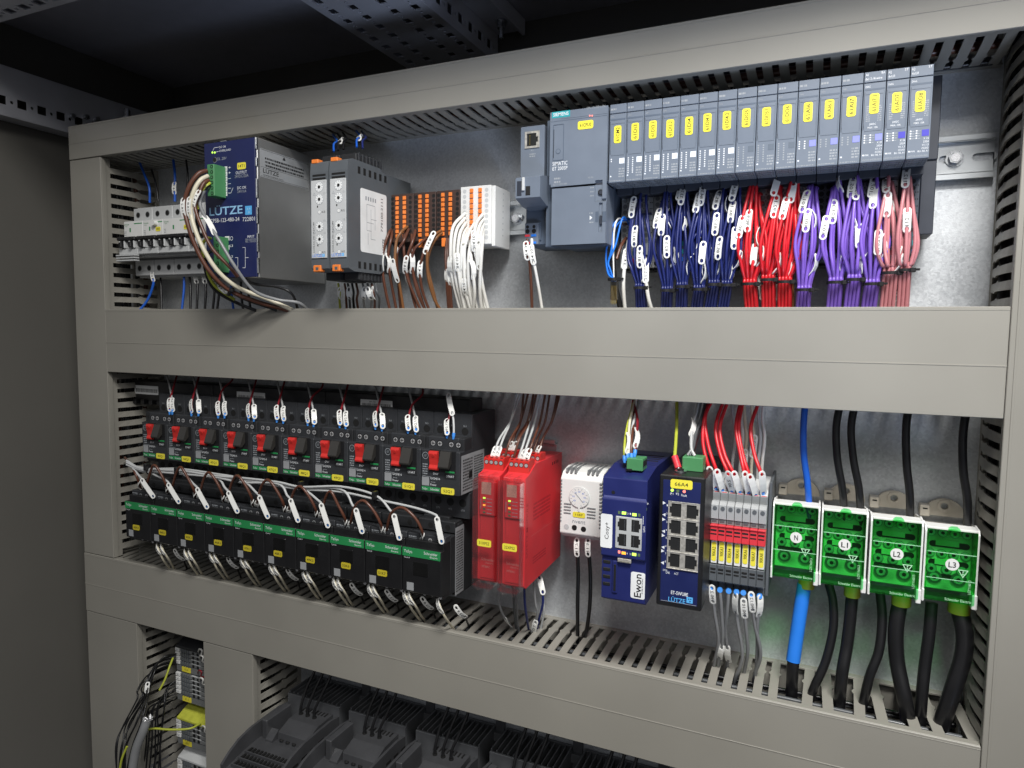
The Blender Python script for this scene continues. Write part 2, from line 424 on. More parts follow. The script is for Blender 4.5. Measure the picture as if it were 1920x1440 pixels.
def tie(c, rx, label, ry=3.2, group='black cable ties round the wire bundles', d=(0, 0, 1), tail=True):
    c = Vector(c); d = Vector(d).normalized(); a = Vector((1, 0, 0)); a = (a-d*a.dot(d)).normalized(); b_ = d.cross(a)
    m = MB(); n = 20; vs = []
    for i in range(n):
        t = 2*math.pi*i/n; p = c+a*(rx*math.cos(t))+b_*(ry*math.sin(t)); o = (a*math.cos(t)+b_*math.sin(t))
        vs += [p-d*1.2, p+d*1.2, p+o*.9+d*1.2, p+o*.9-d*1.2]
    fs = []
    for i in range(n):
        j = (i+1) % n
        for k in range(4): fs.append((i*4+k, i*4+(k+1) % 4, j*4+(k+1) % 4, j*4+k))
    m.add(vs, fs, blk, False)
    o = m.build('cable_tie', None, tuple(c)); tag(o, label, 'cable tie', group)
    h = MB(); q = c+a*(rx*.9)
    h.box(-2.2, 2.2, -2, 1.5, -1.7, 1.7, blk, .4, Matrix.Translation(q+Vector((1.2, -1.5, 0))))
    if tail: h.box(0, 3.2, -.5, .5, -.9, .9, blk, .2, Matrix.Translation(q+Vector((3, -1.5, .4))))
    h.build('tie_head', o)
    return o
# ================================================================== the cabinet shell and mounting plate
b = MB(); b.box(-648, 470, 0, 3, -660, 213, gal, .5); struct(b.build('mounting_plate'))
b = MB(); b.box(-742, -739, -214, 160, -760, 350, cabm, .3); struct(b.build('cabinet_side_wall'))
b = MB(); b.box(-739, 560, 157, 160, -760, 350, cabm, .3); struct(b.build('cabinet_back_wall'))
b = MB(); b.box(-742, 560, -214, 160, 350, 353, mat('roof_lit_paint', (.36, .36, .40), .4), .3); struct(b.build('cabinet_roof'))  # cabinet paint made paler and bluer, standing in for light on the roof
darkm = mat('rail_paint', (.66, .67, .72), .36, .35, var=.1, vs=12, bump=.08)

def hexbolt(mb, c, d, r=4.2, t=4, washer=7.2, m=None):
    c = Vector(c); d = Vector(d)
    mb.cyl(c, c+d*1.2, washer, m or stl, n=24); mb.cyl(c+d*1.2, c+d*(1.2+t), r*1.12, m or stl, n=6)
    mb.cyl(c+d*(1.2+t), c+d*(1.5+t), r*.75, m or scr, n=12)

# roof cross member: perforated C profile running front to back
def punched(mb, x0, x1, y0, y1, zb, rows, t=1.6, pitch=25, sq=9.5, m=darkm):
    loops = [[(x0, y0), (x1, y0), (x1, y1), (x0, y1)]]
    for cx in rows:
        y = y0+pitch*.5
        while y < y1-sq:
            h = sq/2; loops.append([(cx-h, y-h*1.25), (cx+h, y-h*1.25), (cx+h, y+h*1.25), (cx-h, y+h*1.25)])
            if y+pitch*.5 < y1-4: loops.append([(cx+2.4*math.cos(a*math.pi/4), y+pitch*.5+2.4*math.sin(a*math.pi/4)) for a in range(8)])
            y += pitch
    mb.prism(loops, (0, 0, zb), (1, 0, 0), (0, 1, 0), (0, 0, 1), t, m)
root = thing('cabinet_cross_rail', (-205, 0, 300), 'dark perforated sheet steel cross rail running back under the cabinet roof', 'cabinet rail')
b = MB(); punched(b, -262, -146, -212, 150, 300, (-248, -222, -186, -160)); b.build('perforated_flange', root)
b = MB()
loops = [[(-212, 301.6), (150, 301.6), (150, 338), (-212, 338)]]
y = -200
while y < 140:
    loops.append([(y-5.5, 311), (y+5.5, 311), (y+5.5, 322), (y-5.5, 322)])
    loops.append([(y+12.5+2.2*math.cos(a*math.pi/4), 316.5+2.2*math.sin(a*math.pi/4)) for a in range(8)]); y += 25
b.prism(loops, (-147.6, 0, 0), (0, 1, 0), (0, 0, 1), (1, 0, 0), 1.6, darkm)
b.build('side_web', root)
b = MB(); b.box(-262, -260.4, -212, 150, 301.6, 338, darkm, .2); b.build('side_web', root)
b = MB(); b.box(-146, -112, -212, 150, 336.4, 338, darkm, .2); b.box(-112, -108, -212, 150, 330, 349, darkm, .4); b.build('mounting_flange', root)
b = MB(); hexbolt(b, (-112+16, 0, 0), (0, 0, -1)); 
b = MB()
q = PZ(940, 40, 336)
b.cyl((q.x, q.y, 336), (q.x, q.y, 334.6), 7.5, stl, n=20); b.cyl((q.x, q.y, 334.6), (q.x, q.y, 328), 5.4, stl, n=6); b.cyl((q.x, q.y, 328), (q.x, q.y, 316), 2.6, stl, n=12)
for k in range(6): b.cyl((q.x, q.y, 326-1.8*k), (q.x, q.y, 325.2-1.8*k), 3.0, stl, n=12)
b.build('bolt', root)
# front top frame rail (only its underside shows in the corner)
root = thing('cabinet_front_rail', (-700, -195, 300), 'dark perforated front frame rail under the cabinet roof, top left corner', 'cabinet rail')
b = MB(); loops = [[(-739, -214), (560, -214), (560, -176), (-739, -176)]]
x = -725
while x < 540:
    loops.append([(x-6, -194), (x+6, -194), (x+6, -184), (x-6, -184)])
    loops.append([(x+12.5+2.2*math.cos(a*math.pi/4), -189+2.2*math.sin(a*math.pi/4)) for a in range(8)]); x += 25
b.prism(loops, (0, 0, 300), (1, 0, 0), (0, 1, 0), (0, 0, 1), 1.6, darkm); b.build('perforated_flange', root)
b = MB(); b.box(-739, 560, -214, -212, 302, 349, darkm, .3); b.box(-739, 560, -178, -176, 302, 349, darkm, .3); b.build('side_web', root)
# left depth rail on the side wall
root = thing('cabinet_side_rail', (-730, 0, 224), 'dark perforated depth rail on the left cabinet wall with small screws', 'cabinet rail')
b = MB(); loops = [[(-212, 226), (150, 226), (150, 285), (-212, 285)]]
y = -198
while y < 140:
    loops.append([(y-6, 238), (y+6, 238), (y+6, 249), (y-6, 249)])
    loops.append([(y+12.5+2.2*math.cos(a*math.pi/4), 243+2.2*math.sin(a*math.pi/4)) for a in range(8)]); y += 25
b.prism(loops, (-712, 0, 0), (0, 1, 0), (0, 0, 1), (-1, 0, 0), 1.6, darkm); b.build('perforated_flange', root)
b = MB(); b.box(-738, -712, -212, 150, 224, 226, darkm, .4); b.box(-738, -712, -212, 150, 285, 287, darkm, .4); b.build('flange', root)
b = MB()
for u, v in ((134, 218), (160, 220), (180, 224)):
    q = PX(u, v, -711); b.cyl((-712, q.y, q.z), (-706, q.y, q.z), 3.6, stl, n=6)
b.build('screw', root)
b = MB(); q = PX(238, 212, -700)
b.cyl((-700, q.y, q.z+6), (-700, q.y, q.z-6), 4.5, stl, n=6); b.cyl((-700, q.y, q.z-6), (-700, q.y, q.z-9), 7, stl, n=16); b.build('screw', root)

# ================================================================== slotted cable ducts
YF = -85
def finger(mb, s0, plane, fx, t=1.4, lean=0, yb=-5, yt=-75, hw=4.1, bow=0, tw=0):
    k0 = len(mb.v)
    r = [(hw*.75, yb), (hw, yb-5), (hw, -18), (hw, -29), (hw+1.4, -31.5), (hw+1.4, -34), (hw, -37), (hw, -48), (hw, -60), (hw, yt)]
    l = [(-a, y) for a, y in r[::-1]]
    pts = [(s0+a+lean*(-yt+y)/70.0, y) for a, y in r+l]
    if fx: mb.prism(pts, (0, 0, plane), (1, 0, 0), (0, 1, 0), (0, 0, 1), t, duct)
    else: mb.prism(pts, (plane, 0, 0), (0, 0, 1), (0, 1, 0), (1, 0, 0), t, duct)
    if bow or tw:
        ax, sx = (2, 0) if fx else (0, 2)
        for i in range(k0, len(mb.v)):
            v = list(mb.v[i]); e = math.sin(math.pi*max(0, min(1, (v[1]-yb)/(yt-yb)))); v[ax] += bow*e+(v[sx]-s0)*tw*e; mb.v[i] = tuple(v)
def duct_h(x0, x1, z0, z1, label, skipt=lambda x: False, leanf=lambda x: 0, phase=0, top=True, bot=True):
    root = thing('cable_duct', ((x0+x1)/2, 0, (z0+z1)/2), label, 'cable duct', 'slotted beige cable ducts on the mounting plate')
    b = MB(); b.box(x0, x1, -2, 0, z0+1.5, z1-1.5, duct, .1); b.build('base', root)
    for pl, on in ((z1-3.2, top), (z0+1.8, bot)):
        if not on: continue
        b = MB(); b.box(x0, x1, -6, -2, pl, pl+1.4, duct, .1); b.box(x0, x1, -83, -73.5, pl, pl+1.4, duct, .2)
        s = x0+phase
        while s < x1-3:
            if s > x0+3 and not (pl > (z0+z1)/2 and skipt(s)): finger(b, s, pl, True, lean=leanf(s)+random.uniform(-.5, .5), bow=(1 if pl > (z0+z1)/2 else -1)*1.6, tw=random.uniform(-.06, .1), hw=3.65)
            s += 12.5
        b.build('slotted_wall', root)
    b = MB()
    b.box(x0, x1, YF, YF+1.6, z0, z1, duct, .7)
    b.box(x0, x1, YF+1.7, -77, z1-1.5, z1-.1, duct, .3); b.box(x0, x1, YF+1.7, -77, z0+.1, z0+1.5, duct, .3)
    zm = z0+(z1-z0)*.47
    b.box(x0, x1, YF-.3, YF+.2, zm-.5, zm+.5, duct, .15)
    b.box(x0, x1, YF-.25, YF+.2, z1-2.6, z1-2.1, duct, .1)
    b.build('cover', root); return root
def duct_v(x0, x1, z0, z1, label, phase=0, left=True, right=True, yc=YF+.6, missing=()):
    root = thing('cable_duct', ((x0+x1)/2, 0, (z0+z1)/2), label, 'cable duct', 'slotted beige cable ducts on the mounting plate')
    b = MB(); b.box(x0+1.5, x1-1.5, -2, 0, z0, z1, duct, .1); b.build('base', root)
    for pl, on in ((x0+1.8, left), (x1-3.2, right)):
        if not on: continue
        b = MB(); b.box(pl, pl+1.4, -6, -2, z0, z1, duct, .1); b.box(pl, pl+1.4, -83, -70, z0, z1, duct, .2)
        s = z0+phase
        while s < z1-3:
            if s > z0+3: finger(b, s, pl, False, lean=random.uniform(-.8, .8), yt=-72, bow=(1 if pl > (x0+x1)/2 else -1)*2.6, tw=(-1 if pl > (x0+x1)/2 else 1)*(.22+random.uniform(-.05, .05)), hw=3.5)
            s += 12.5
        b.build('slotted_wall', root)
    b = MB(); b.box(x0, x1, yc, yc+1.6, z0+.4, z1-.4, duct, .7)
    b.box(x0+.1, x0+1.5, yc+1.7, -77, z0+.4, z1-.4, duct, .3); b.box(x1-1.5, x1-.1, yc+1.7, -77, z0+.4, z1-.4, duct, .3)
    b.build('cover', root); return root
DX0 = -642; DX1 = 369.3
duct_h(DX0, DX1+.2, 170.3, 212.3, 'top beige cable duct, darkest under the cabinet roof', phase=4, top=False)
duct_h(-583.3, DX1, -100, -20.2, 'wide beige cable duct across the middle, with a faint seam along its cover')
keep = [PZ(u, 1300, -347).x for u in ()]
kx = [PZ(u, v, -345).x for u, v in ((1513, 1315), (1553, 1323), (1612, 1336), (1655, 1345), (1716, 1357), (1760, 1366), (1827, 1383))]
def sk(x): return x > 232
lower = duct_h(DX0, DX1, -424.5, -345, 'lower beige cable duct with broken out slots at its right end', skipt=sk, phase=3.2)
b = MB()
for x, l in zip(kx, (1.5, -1.5, 2, -3, -4, -5, -5)): finger(b, x, -348.2, True, lean=l)
b.box(232, DX1, -7.5, -6, -348.4, -346.6, duct, .2)
b.build('duct_finger', lower)
duct_v(-642, -583.8, -344.6, 169.8, 'tall narrow beige cable duct at the left of both upper rows', left=False)
duct_v(-642, -544, -660, -425, 'short beige cable duct at the lower left, behind the black cable bunch')
duct_v(-425.7, -346.4, -660, -425, 'beige cable duct with small scuffs between the terminal stacks and the black drives')
duct_v(369.9, 452, -660, 256, 'tall beige cable duct along the right edge of the plate', phase=6)
b = MB(); b.box(373.5, 375.2, YF+.1, YF+.7, -660, 256, duct, .2); b.build('cover_bead', [o for o in SC.objects if o.name.startswith('cable_duct') and o.parent is None][-1])

# cables lying in the ducts, seen only through the slots
def fill(axis, a0, a1, c0, c1, n, lab, gname):
    for k in range(n):
        cols = ('black', 'dgrey', 'black', 'brown', 'navy', 'dgrey', 'black', 'black')
        pts = []
        for t in range(4):
            a = a0+(a1-a0)*t/3; c = c0+(c1-c0)*((k+.5)/n)+random.uniform(-4, 4); y = -14-((k*23) % 50)+random.uniform(-6, 6)
            pts.append(Vector((a, y, c)) if axis == 'x' else Vector((c, y, a)))
        FILL.append((pts, random.choice((2.0, 2.8, 3.6)), cols[(k*3) % 8], lab, gname))
FILL = []
pass; fill('x', -600, 362, 176, 206, 12, 'dark cable lying inside the top duct behind its slots', 'cables inside the top duct')
pass; fill('x', -600, 362, -416, -352, 16, 'dark cable lying inside the lower duct behind its slots', 'cables inside the lower duct')
fill('z', -335, 160, -636, -592, 11, 'dark cable standing inside the left vertical duct', 'cables inside the left duct')
fill('z', -650, 250, 377, 440, 14, 'dark cable standing inside the right vertical duct', 'cables inside the right duct')
fill('z', -650, -430, -634, -552, 9, 'dark cable inside the short duct at the lower left', 'cables inside the lower left duct')
fill('z', -650, -430, -418, -354, 9, 'dark cable inside the duct left of the drives', 'cables inside the duct beside the drives')
# ================================================================== DIN rails
def din(x0, x1, z, label, bolts=(), holes=(), v=False):
    root = thing('din_rail', ((x0+x1)/2, 0, z), label, 'mounting rail', 'zinc plated mounting rails')
    b = MB()
    loops = [[(x0, z-13.3), (x1, z-13.3), (x1, z+13.3), (x0, z+13.3)]]
    for hx in holes:
        loops.append([(hx+5.5+3.1*math.cos(a), z+3.1*math.sin(a)) for a in [math.radians(-90+22.5*i) for i in range(9)]] +
                     [(hx-5.5+3.1*math.cos(a), z+3.1*math.sin(a)) for a in [math.radians(90+22.5*i) for i in range(9)]])
    b.prism(loops, (0, -1.5, 0), (1, 0, 0), (0, 0, 1), (0, -1, 0), 1.0, rail_m)
    for s in (1, -1):
        b.box(x0, x1, -7.5, -1.5, z+s*12.3, z+s*13.3, rail_m, .1)
        b.box(x0, x1, -7.5, -6.5, z+s*12.4, z+s*17.5, rail_m, .35)
    b.build('rail_profile', root)
    for bx in bolts:
        h = MB(); hexbolt(h, (bx, -2.5, z), (0, -1, 0), r=4.4, t=4, washer=6.6); h.build('bolt', root)
    return root
q = P(1790, 298, -3); q2 = P(1847, 293, -3)
din(-12, 368.5, 102.7, 'zinc rail with a hex bolt, carrying the row of blue grey modules', bolts=(q.x,), holes=(q.x-2.5, q2.x))
q = P(969, 410, -3); q2 = P(935, 411, -3)
din(-578, 3, 76.2, 'zinc rail with a hex bolt, behind the terminal blocks of the upper row', bolts=(q.x,), holes=(q.x, q2.x-.5))
din(-560, 0, -172, 'zinc rail behind the upper row of motor breakers')
din(-560, -30, -285, 'zinc rail behind the row of contactors with green bands')
din(-60, 212, -222, 'zinc rail behind the red relays, thermostat and network devices')
# ================================================================== upper row, left: miniature circuit breakers
def screwhole(b, x, y, z, r=2.6, m=hole):
    b.disc(x, y, z, r, m, 14, .12)
def mcb(x0, w, poles, label, rccb=False, stk=None, black_toggle=True, kind='circuit_breaker'):
    root = thing(kind, (x0+w/2, -7, 66), label, 'circuit breaker', 'white circuit breakers at the left of the upper row')
    yb, ym, yt = -50, -64, -72
    b = MB(); g = lgr
    b.box(x0+.15, x0+w-.15, -44, -8, 22, 112, g, .6)
    b.box(x0+.15, x0+w-.15, yb, -44, 92, 110, g, .8); b.box(x0+.15, x0+w-.15, yb, -44, 24, 44, g, .8)
    b.box(x0+.15, x0+w-.15, ym, -44, 46, 91.8, g, .8)
    b.box(x0+.15, x0+w-.15, yt, ym, 48.5, 56, g, .8)
    b.build('housing', root)
    b = MB()
    pw = w/poles
    for i in range(poles):
        cx = x0+pw*(i+.5)
        for zc in (101.5, 33.5):
            b.cyl((cx, yb+.2, zc), (cx, yb-.12, zc), 3.9, mgr, n=18); screwhole(b, cx, yb-.12, zc, 3.1)
    b.build('terminal_screws', root)
    for i in range(poles):
        cx = x0+pw*(i+.5); b = MB()
        b.box(cx-2.6, cx+2.6, yt-5.5, ym+1, 57, 64, blk if black_toggle else lgr, 1)
        b.box(cx-5.2, cx-3.1, yt-2.5, ym+1, 56.5, 66, lgr, .7); b.box(cx+3.1, cx+5.2, yt-2.5, ym+1, 56.5, 66, lgr, .7)
        b.build('toggle', root)
    b = MB(); b.box(x0+.8, x0+w-.8, yt-4, ym+.5, 66, 70.5, blk, 1.2); b.build('toggle_tie', root)
    b = MB(); yy = ym-.1
    b.box(x0+.6, x0+w-.6, ym-.25, ym+.5, 71.8, 91, wht, .3)
    yy = ym-.3
    b.ft('Schneider', x0+1.4, yy, 86.8, 1.9, grn, w=min(9, w*.5)); b.ft('Electric', x0+3, yy, 84.8, 1.2, grn, w=4)
    b.quad((x0+w*.55, yy-.06, 87.6), (x0+w-1, yy-.06, 87.6), (x0+w-1, yy-.06, 88.8), (x0+w*.55, yy-.06, 88.8), grn)
    cx = x0+w*.34
    b.quad((cx-1.2, yy-.06, 78), (cx+1.2, yy-.06, 78), (cx+1.2, yy-.06, 83), (cx-1.2, yy-.06, 83), grn)
    b.bars(x0+1.4, x0+5, yy, 74, 80, 3, txg); b.build('rating_panel', root)
    if stk: sticker(root, x0+w*.76, 79.5, ym-.3, 8.5, 5.6, stk)
    if rccb:
        b = MB(); b.cyl((x0+w*.66, ym, 86.5), (x0+w*.66, ym-5, 86.5), 3.6, wht, r1=3.0, n=18); b.build('test_button', root)
    return root
m0 = P(222, 430, -72).x+3
mcb(-571.5, 35, 2, 'leftmost white two pole breaker with a grey comb strip below its toggles')
mcb(-536, 35.6, 2, 'white residual current breaker with a test button and yellow sticker', rccb=True, stk='10F02')
mcb(-500, 52.5, 3, 'white three pole breaker with yellow sticker, beside the navy power supply', stk='14F1')
b = MB()
for k in range(3): b.box(-571, -536.6, -77+k*.2, -70, 46.5-k*3.2, 48.3-k*3.2, lgr, .3)
tag(b.build('comb_strip', None, (-553, -72, 44)), 'grey three rib comb strip below the leftmost white breaker', 'busbar')
mcb(-447, 17.7, 1, 'single pole white breaker half hidden by the thick brown and cream wires')

# ================================================================== navy power supply
X0, X1, Z0, Z1, Y0 = -369, -296, 11.5, 156.5, -116
root = thing('power_supply', ((X0+X1)/2, -10, 84), 'large navy fronted power supply with bare metal sides and green plugs', 'power supply')
b = MB(); b.box(X0+.5, X1, Y0+1.2, -9, Z0, Z1, psum, .6); b.build('metal_housing', root)
b = MB(); b.box(X0, X1-1.2, Y0-1, Y0+1, Z0+.6, Z1-.6, blu, .3)
for z, h in ((150, 12), (131, 9), (104, 20), (76, 17), (48, 19), (24, 16)): b.box(X1-1.3, X1+.5, Y0-.7, Y0+2.2, z-h/2, z+h/2, stl, .3)
b.box(-345, -337, Y0-1.1, Y0+1, Z1-.8, Z1+.2, stl, .1); b.build('front_panel', root)
yf = Y0-1
def PU(u, v): return P(u, v, yf)
b = MB()
def pt(s, u0, v0, u1, h, m=txw):
    a = PU(u0, v0); c = PU(u1, v0); b.ft(s, a.x, yf, a.z, h, m, w=c.x-a.x)
pt('DC OK', 411, 278, 424, 2.2); pt('OVERLOAD', 411, 285, 433, 2.2)
pt('23...28V', 407, 301, 425, 3.0, txg)
pt('OUTPUT', 442, 327, 463, 3.2); pt('24VDC/20A', 440, 334, 466, 3.2, txg)
pt('DC OK', 445, 355, 462, 2.9); pt('24V/1A', 445, 362, 462, 2.9, txg)
for i, s in enumerate(('+', '+', '-', '-')): pt(s, 428, 317+i*9.8, 433, 3.0)
pt('CPSB-123-480-24', 394, 418, 449, 4.3); pt('722801', 455, 415, 478, 4.3)
pt('INPUT', 464, 446, 477, 2.6); pt('380-500VAC', 460, 451, 481, 2.0, txg); pt('450...720VDC', 460, 455, 481, 2.0, txg)
pt('L3', 431, 463, 437, 2.4); pt('L2', 431, 483, 437, 2.4); pt('L1', 431, 507, 437, 2.4)
for i in range(6):
    q = PU(422, 316.5+i*9.4); b.box(q.x-3.2, q.x+3.2, yf-.12, yf, q.z-2.3, q.z+2.3, pap, .05); b.ft('2.%d' % (i+1), q.x-2, yf-.12, q.z-1.3, 2.4, blu, w=4)
for i, (v, s) in enumerate(((447, '1.4'), (464, '1.3'), (484, '1.2'), (503, '1.1'))):
    q = PU(426, v); b.box(q.x-3.2, q.x+3.2, yf-.12, yf, q.z-2.3, q.z+2.3, pap, .05); b.ft(s, q.x-2, yf-.12, q.z-1.3, 2.4, blu, w=4)
def seg(u0, v0, u1, v1, wd=.5, m=txw):
    a = PU(u0, v0); c = PU(u1, v1); d = (c-a).normalized(); n_ = Vector((-d.z, 0, d.x))*wd/2
    b.quad(a-n_+Vector((0, -.06, 0)), c-n_+Vector((0, -.06, 0)), c+n_+Vector((0, -.06, 0)), a+n_+Vector((0, -.06, 0)), m)
seg(402, 277, 410, 276); seg(402, 277, 399, 283); seg(405, 285, 410, 284)
seg(428, 353, 433, 353); seg(433, 362, 437, 352); seg(428, 362, 433, 362)
seg(460, 464, 460, 502); seg(455, 464, 460, 464); seg(455, 502, 460, 502); seg(460, 483, 466, 483); seg(446, 483, 446, 502); seg(441, 483, 446, 483)
q = PU(434, 447); b.prism([[(q.x+2.2*math.cos(a*.52), q.z+2.2*math.sin(a*.52)) for a in range(12)], [(q.x+1.7*math.cos(a*.52), q.z+1.7*math.sin(a*.52)) for a in range(12)]], (0, yf, 0), (1, 0, 0), (0, 0, 1), (0, -1, 0), .06, txw)
b.build('front_print', root)
def emblem(b, x, y, z, s, m, mi):
    b.quad((x, y-.06, z), (x+s, y-.06, z), (x+s, y-.06, z+s), (x, y-.06, z+s), m)
    for dx, dz, k in ((.22, .52, .28), (.55, .55, .26), (.42, .14, .3)):
        b.add([(x+s*dx, y-.1, z+s*dz), (x+s*(dx+k), y-.1, z+s*(dz+k*.35)), (x+s*(dx+k*.4), y-.1, z+s*(dz+k))], [(0, 1, 2)], mi)
b = MB(); a = PU(393, 404); c = PU(455, 402); b.ft('LÜTZE', a.x, yf, a.z-.3, 8.6, logb2, w=c.x-a.x); a = PU(460, 403); emblem(b, a.x, yf, a.z, 9.2, logb, logb2); b.build('logo', root)
q = PU(453, 311); sticker(root, q.x, q.z, yf, 12, 7, '14T1')
for u in (398.5, 403):
    b = MB(); q = PU(u, 286); b.disc(q.x, yf, q.z, 1.1, ledg, 10, .3); b.build('led', root)
b = MB(); q = PU(403, 300); b.cyl((q.x, yf+.2, q.z), (q.x, yf-.1, q.z), 3.0, stl, n=20); b.cyl((q.x-.4, yf, q.z+.2), (q.x-.4, yf-.2, q.z+.2), 2.5, blk, n=16); b.build('trim_knob', root)
def plug(root, cx, zt, zb, y0, y1, n, side=6):
    b = MB(); b.box(cx-side, cx+side*.9, y1, y0, zb, zt, grp, .5)
    dz = (zt-zb)/n
    for i in range(n):
        z = zt-dz*(i+.5)
        b.cyl((cx+side*.3, y1+.1, z), (cx+side*.3, y1-.12, z), 1.9, hole, n=12); b.cyl((cx+side*.3, y1, z), (cx+side*.3, y1-.2, z), 1.1, grp, n=6)
        b.box(cx-side-.15, cx-side+.4, y1+4, y1+11, z-dz*.36, z+dz*.36, hole, .1)
        b.cyl((cx-side-2, y1+7, z), (cx-side+1, y1+7, z), 1.4, scr, n=8)
    b.build('terminal_plug', root)
q = P(396, 310, -132); plug(root, q.x, q.z+1, P(396, 368, -132).z, yf, -133, 6, 5.2)
q = P(402, 443, -132); plug(root, q.x+.5, q.z, P(402, 510, -132).z, yf, -130, 6, 4.6)
# printed label on the metal side
b = MB(); ys = (-112, -30); 
b.box(X1, X1+.15, -111, -36, 117, 146.5, sil, .05); xx = X1+.15
for a_, c_, d_, e_ in ((-110, -37, 145.4, 145.7), (-110, -37, 127.6, 127.9), (-110, -37, 118, 118.3)): b.quad((xx+.06, a_, d_), (xx+.06, c_, d_), (xx+.06, c_, e_), (xx+.06, a_, e_), txk)
b.sbars(xx, -104, -44, 129, 140, 3, txk); b.st('LÜTZE', xx, -107, 122, 4.6, txk, w=23); b.st('www.luetze.com', xx, -107, 119, 2, txk, w=30)
b.sbars(xx, -76, -40, 119, 126, 4, txg)
b.prism([(-78, 141), (-73, 141), (-75.5, 145)], (xx, 0, 0), (0, 1, 0), (0, 0, 1), (1, 0, 0), .06, txk)
b.build('side_label', root)

# ================================================================== two timer relays
def relay(x0, label):
    root = thing('timer_relay', (x0+11.2, -8, 75), label, 'relay', 'dark grey timer relays with orange catches')
    b = MB(); w_ = 22.2
    prof = [(-8, 28), (-8, 121), (-60, 121), (-66, 124.6), (-112, 124.6), (-119, 122), (-120, 113), (-120, 28), (-119, 18), (-110, 15.5), (-66, 16), (-60, 20), (-20, 20)]
    b.prism(prof, (x0, 0, 0), (0, 1, 0), (0, 0, 1), (1, 0, 0), w_, dgr); b.build('housing', root, bevel=.5)
    b = MB(); b.box(x0+2, x0+w_-2, -104, -60, 124.4, 132, dkm, .6)
    for k in range(7): b.box(x0+2, x0+w_-1.6, -100+k*6, -97.5+k*6, 125, 133, dk, .2)
    b.build('terminal_block', root)
    b = MB(); b.box(x0+2, x0+w_-2, -100, -55, 8, 16.5, dkm, .6)
    for k in range(7): b.box(x0+w_-2.2, x0+w_-1.5, -98+k*6, -95+k*6, 8, 15, dk, .2)
    b.build('terminal_block', root)
    b = MB()
    for k in range(6): 
        y = -104+k*9; b.box(x0+w_-.4, x0+w_+.12, y, y+4.2, 112, 119, hole, .1); b.box(x0+w_-.4, x0+w_+.12, y, y+4.2, 19, 26, hole, .1)
    for k in range(2): b.box(x0+3, x0+w_-3, -120.2, -119.4, 108.5-k*3.4, 110.5-k*3.4, hole, .1)
    b.build('vent_slots', root)
    b = MB(); b.box(x0+1.6, x0+w_-1.8, -121, -119.6, 28.5, 104.5, lgr, .2)
    yf = -121; pan = b.build('dial_panel', root)
    for zc in (98, 86, 59.5, 47):
        cx = x0+12; b = MB()
        b.cyl((cx, yf+.1, zc), (cx, yf-.1, zc), 5.2, txg, n=20); b.cyl((cx, yf, zc), (cx, yf-.15, zc), 4.8, pap, n=20)
        for k in range(10):
            t = k*.628; b.box(-.25, .25, -.1, 0, 3.2, 4.5, txg, .02, Matrix.Translation((cx, yf-.12, zc)) @ Matrix.Rotation(t, 4, 'Y'))
        b.cyl((cx, yf-.1, zc), (cx, yf-.6, zc), 1.5, txk, n=12); b.build('dial', pan)
    b = MB()
    for zc in (72, 32.5): b.cyl((x0+12, yf+.1, zc+1.5), (x0+12, yf-.12, zc+1.5), 2.1, txg, n=14); b.cyl((x0+12, yf, zc+1.5), (x0+12, yf-.2, zc+1.5), 1.7, wht, n=14); b.ft('R/S', x0+15, yf, zc+.5, 2, txk, w=4)
    for zc, s in ((101.5, 'T1'), (90.5, 'C1'), (64, 'I2'), (52, 'C2')): b.ft(s, x0+17, yf, zc, 1.8, txg, w=2.6)
    for zc in (78, 40): b.quad((x0+9, yf-.05, zc), (x0+10.3, yf-.05, zc), (x0+10.3, yf-.05, zc+2), (x0+9, yf-.05, zc+2), txk)
    for zc in (90, 53):
        b.prism([[(x0+4, zc), (x0+7.4, zc), (x0+5.7, zc+3)], [(x0+4.6, zc+.35), (x0+6.8, zc+.35), (x0+5.7, zc+2.3)]], (0, yf, 0), (1, 0, 0), (0, 0, 1), (0, -1, 0), .05, txg)
    b.vt('LCOS-CC-3W-1P-DC24V', x0+4.6, yf, 49, 2.1, txk, w=30)
    b.ft('LÜTZE', x0+3, yf, 29.6, 2.8, WM['bright'], w=11.5); emblem(b, x0+15, yf, 29.5, 3, logb, txw)
    b.build('panel_print', pan)
    b = MB(); b.box(x0+1.2, x0+9.5, -119.6, -112, 121.5, 125.6, org, .6); b.build('orange_catch', root)
    b = MB(); b.box(x0+3.2, x0+12.5, -121, -114, 15, 21.5, org, .6); b.box(x0+6.5, x0+10, -121.2, -120.8, 16.5, 19.5, dgr, .1); b.build('orange_catch', root)
    return root
r1 = relay(-222.2, 'left dark grey timer relay with four small dials, next to the metal power supply')
r2 = relay(-198.6, 'right dark grey timer relay with a white circuit diagram label on its side')
b = MB(); xs = -198.6+22.2
lp = rrect(-100, -55, 36, 99, 2.5)
b.prism(lp, (xs, 0, 0), (0, 1, 0), (0, 0, 1), (1, 0, 0), .2, pap)
def sline(y0, y1, z0, z1): b.quad((xs+.27, y0, z0), (xs+.27, y1, z0), (xs+.27, y1, z1), (xs+.27, y0, z1), txg)
for y_, z_, h in ((-90, 58, 26), (-83, 50, 30), (-76, 60, 24), (-88, 44, 12)): sline(y_, y_+.5, z_, z_+h)
for y_, z_, h in ((-90, 58, 8), (-90, 84, 14), (-83, 70, 10), (-83, 50, 8), (-90, 66, 12)): sline(y_, y_+h, z_, z_+.5)
for k in range(5): sline(-92+k*4, -90+k*4, 88, 92); 
b.text('779100.2111', (xs+.3, -62, 60), (0, 0, 1), (0, -1, 0), 3.6, txk, w=34)
b.text('LÜTZE', (xs+.3, -59, 39), (0, 0, 1), (0, -1, 0), 4, txk, w=14)
b.build('diagram_label', r2)

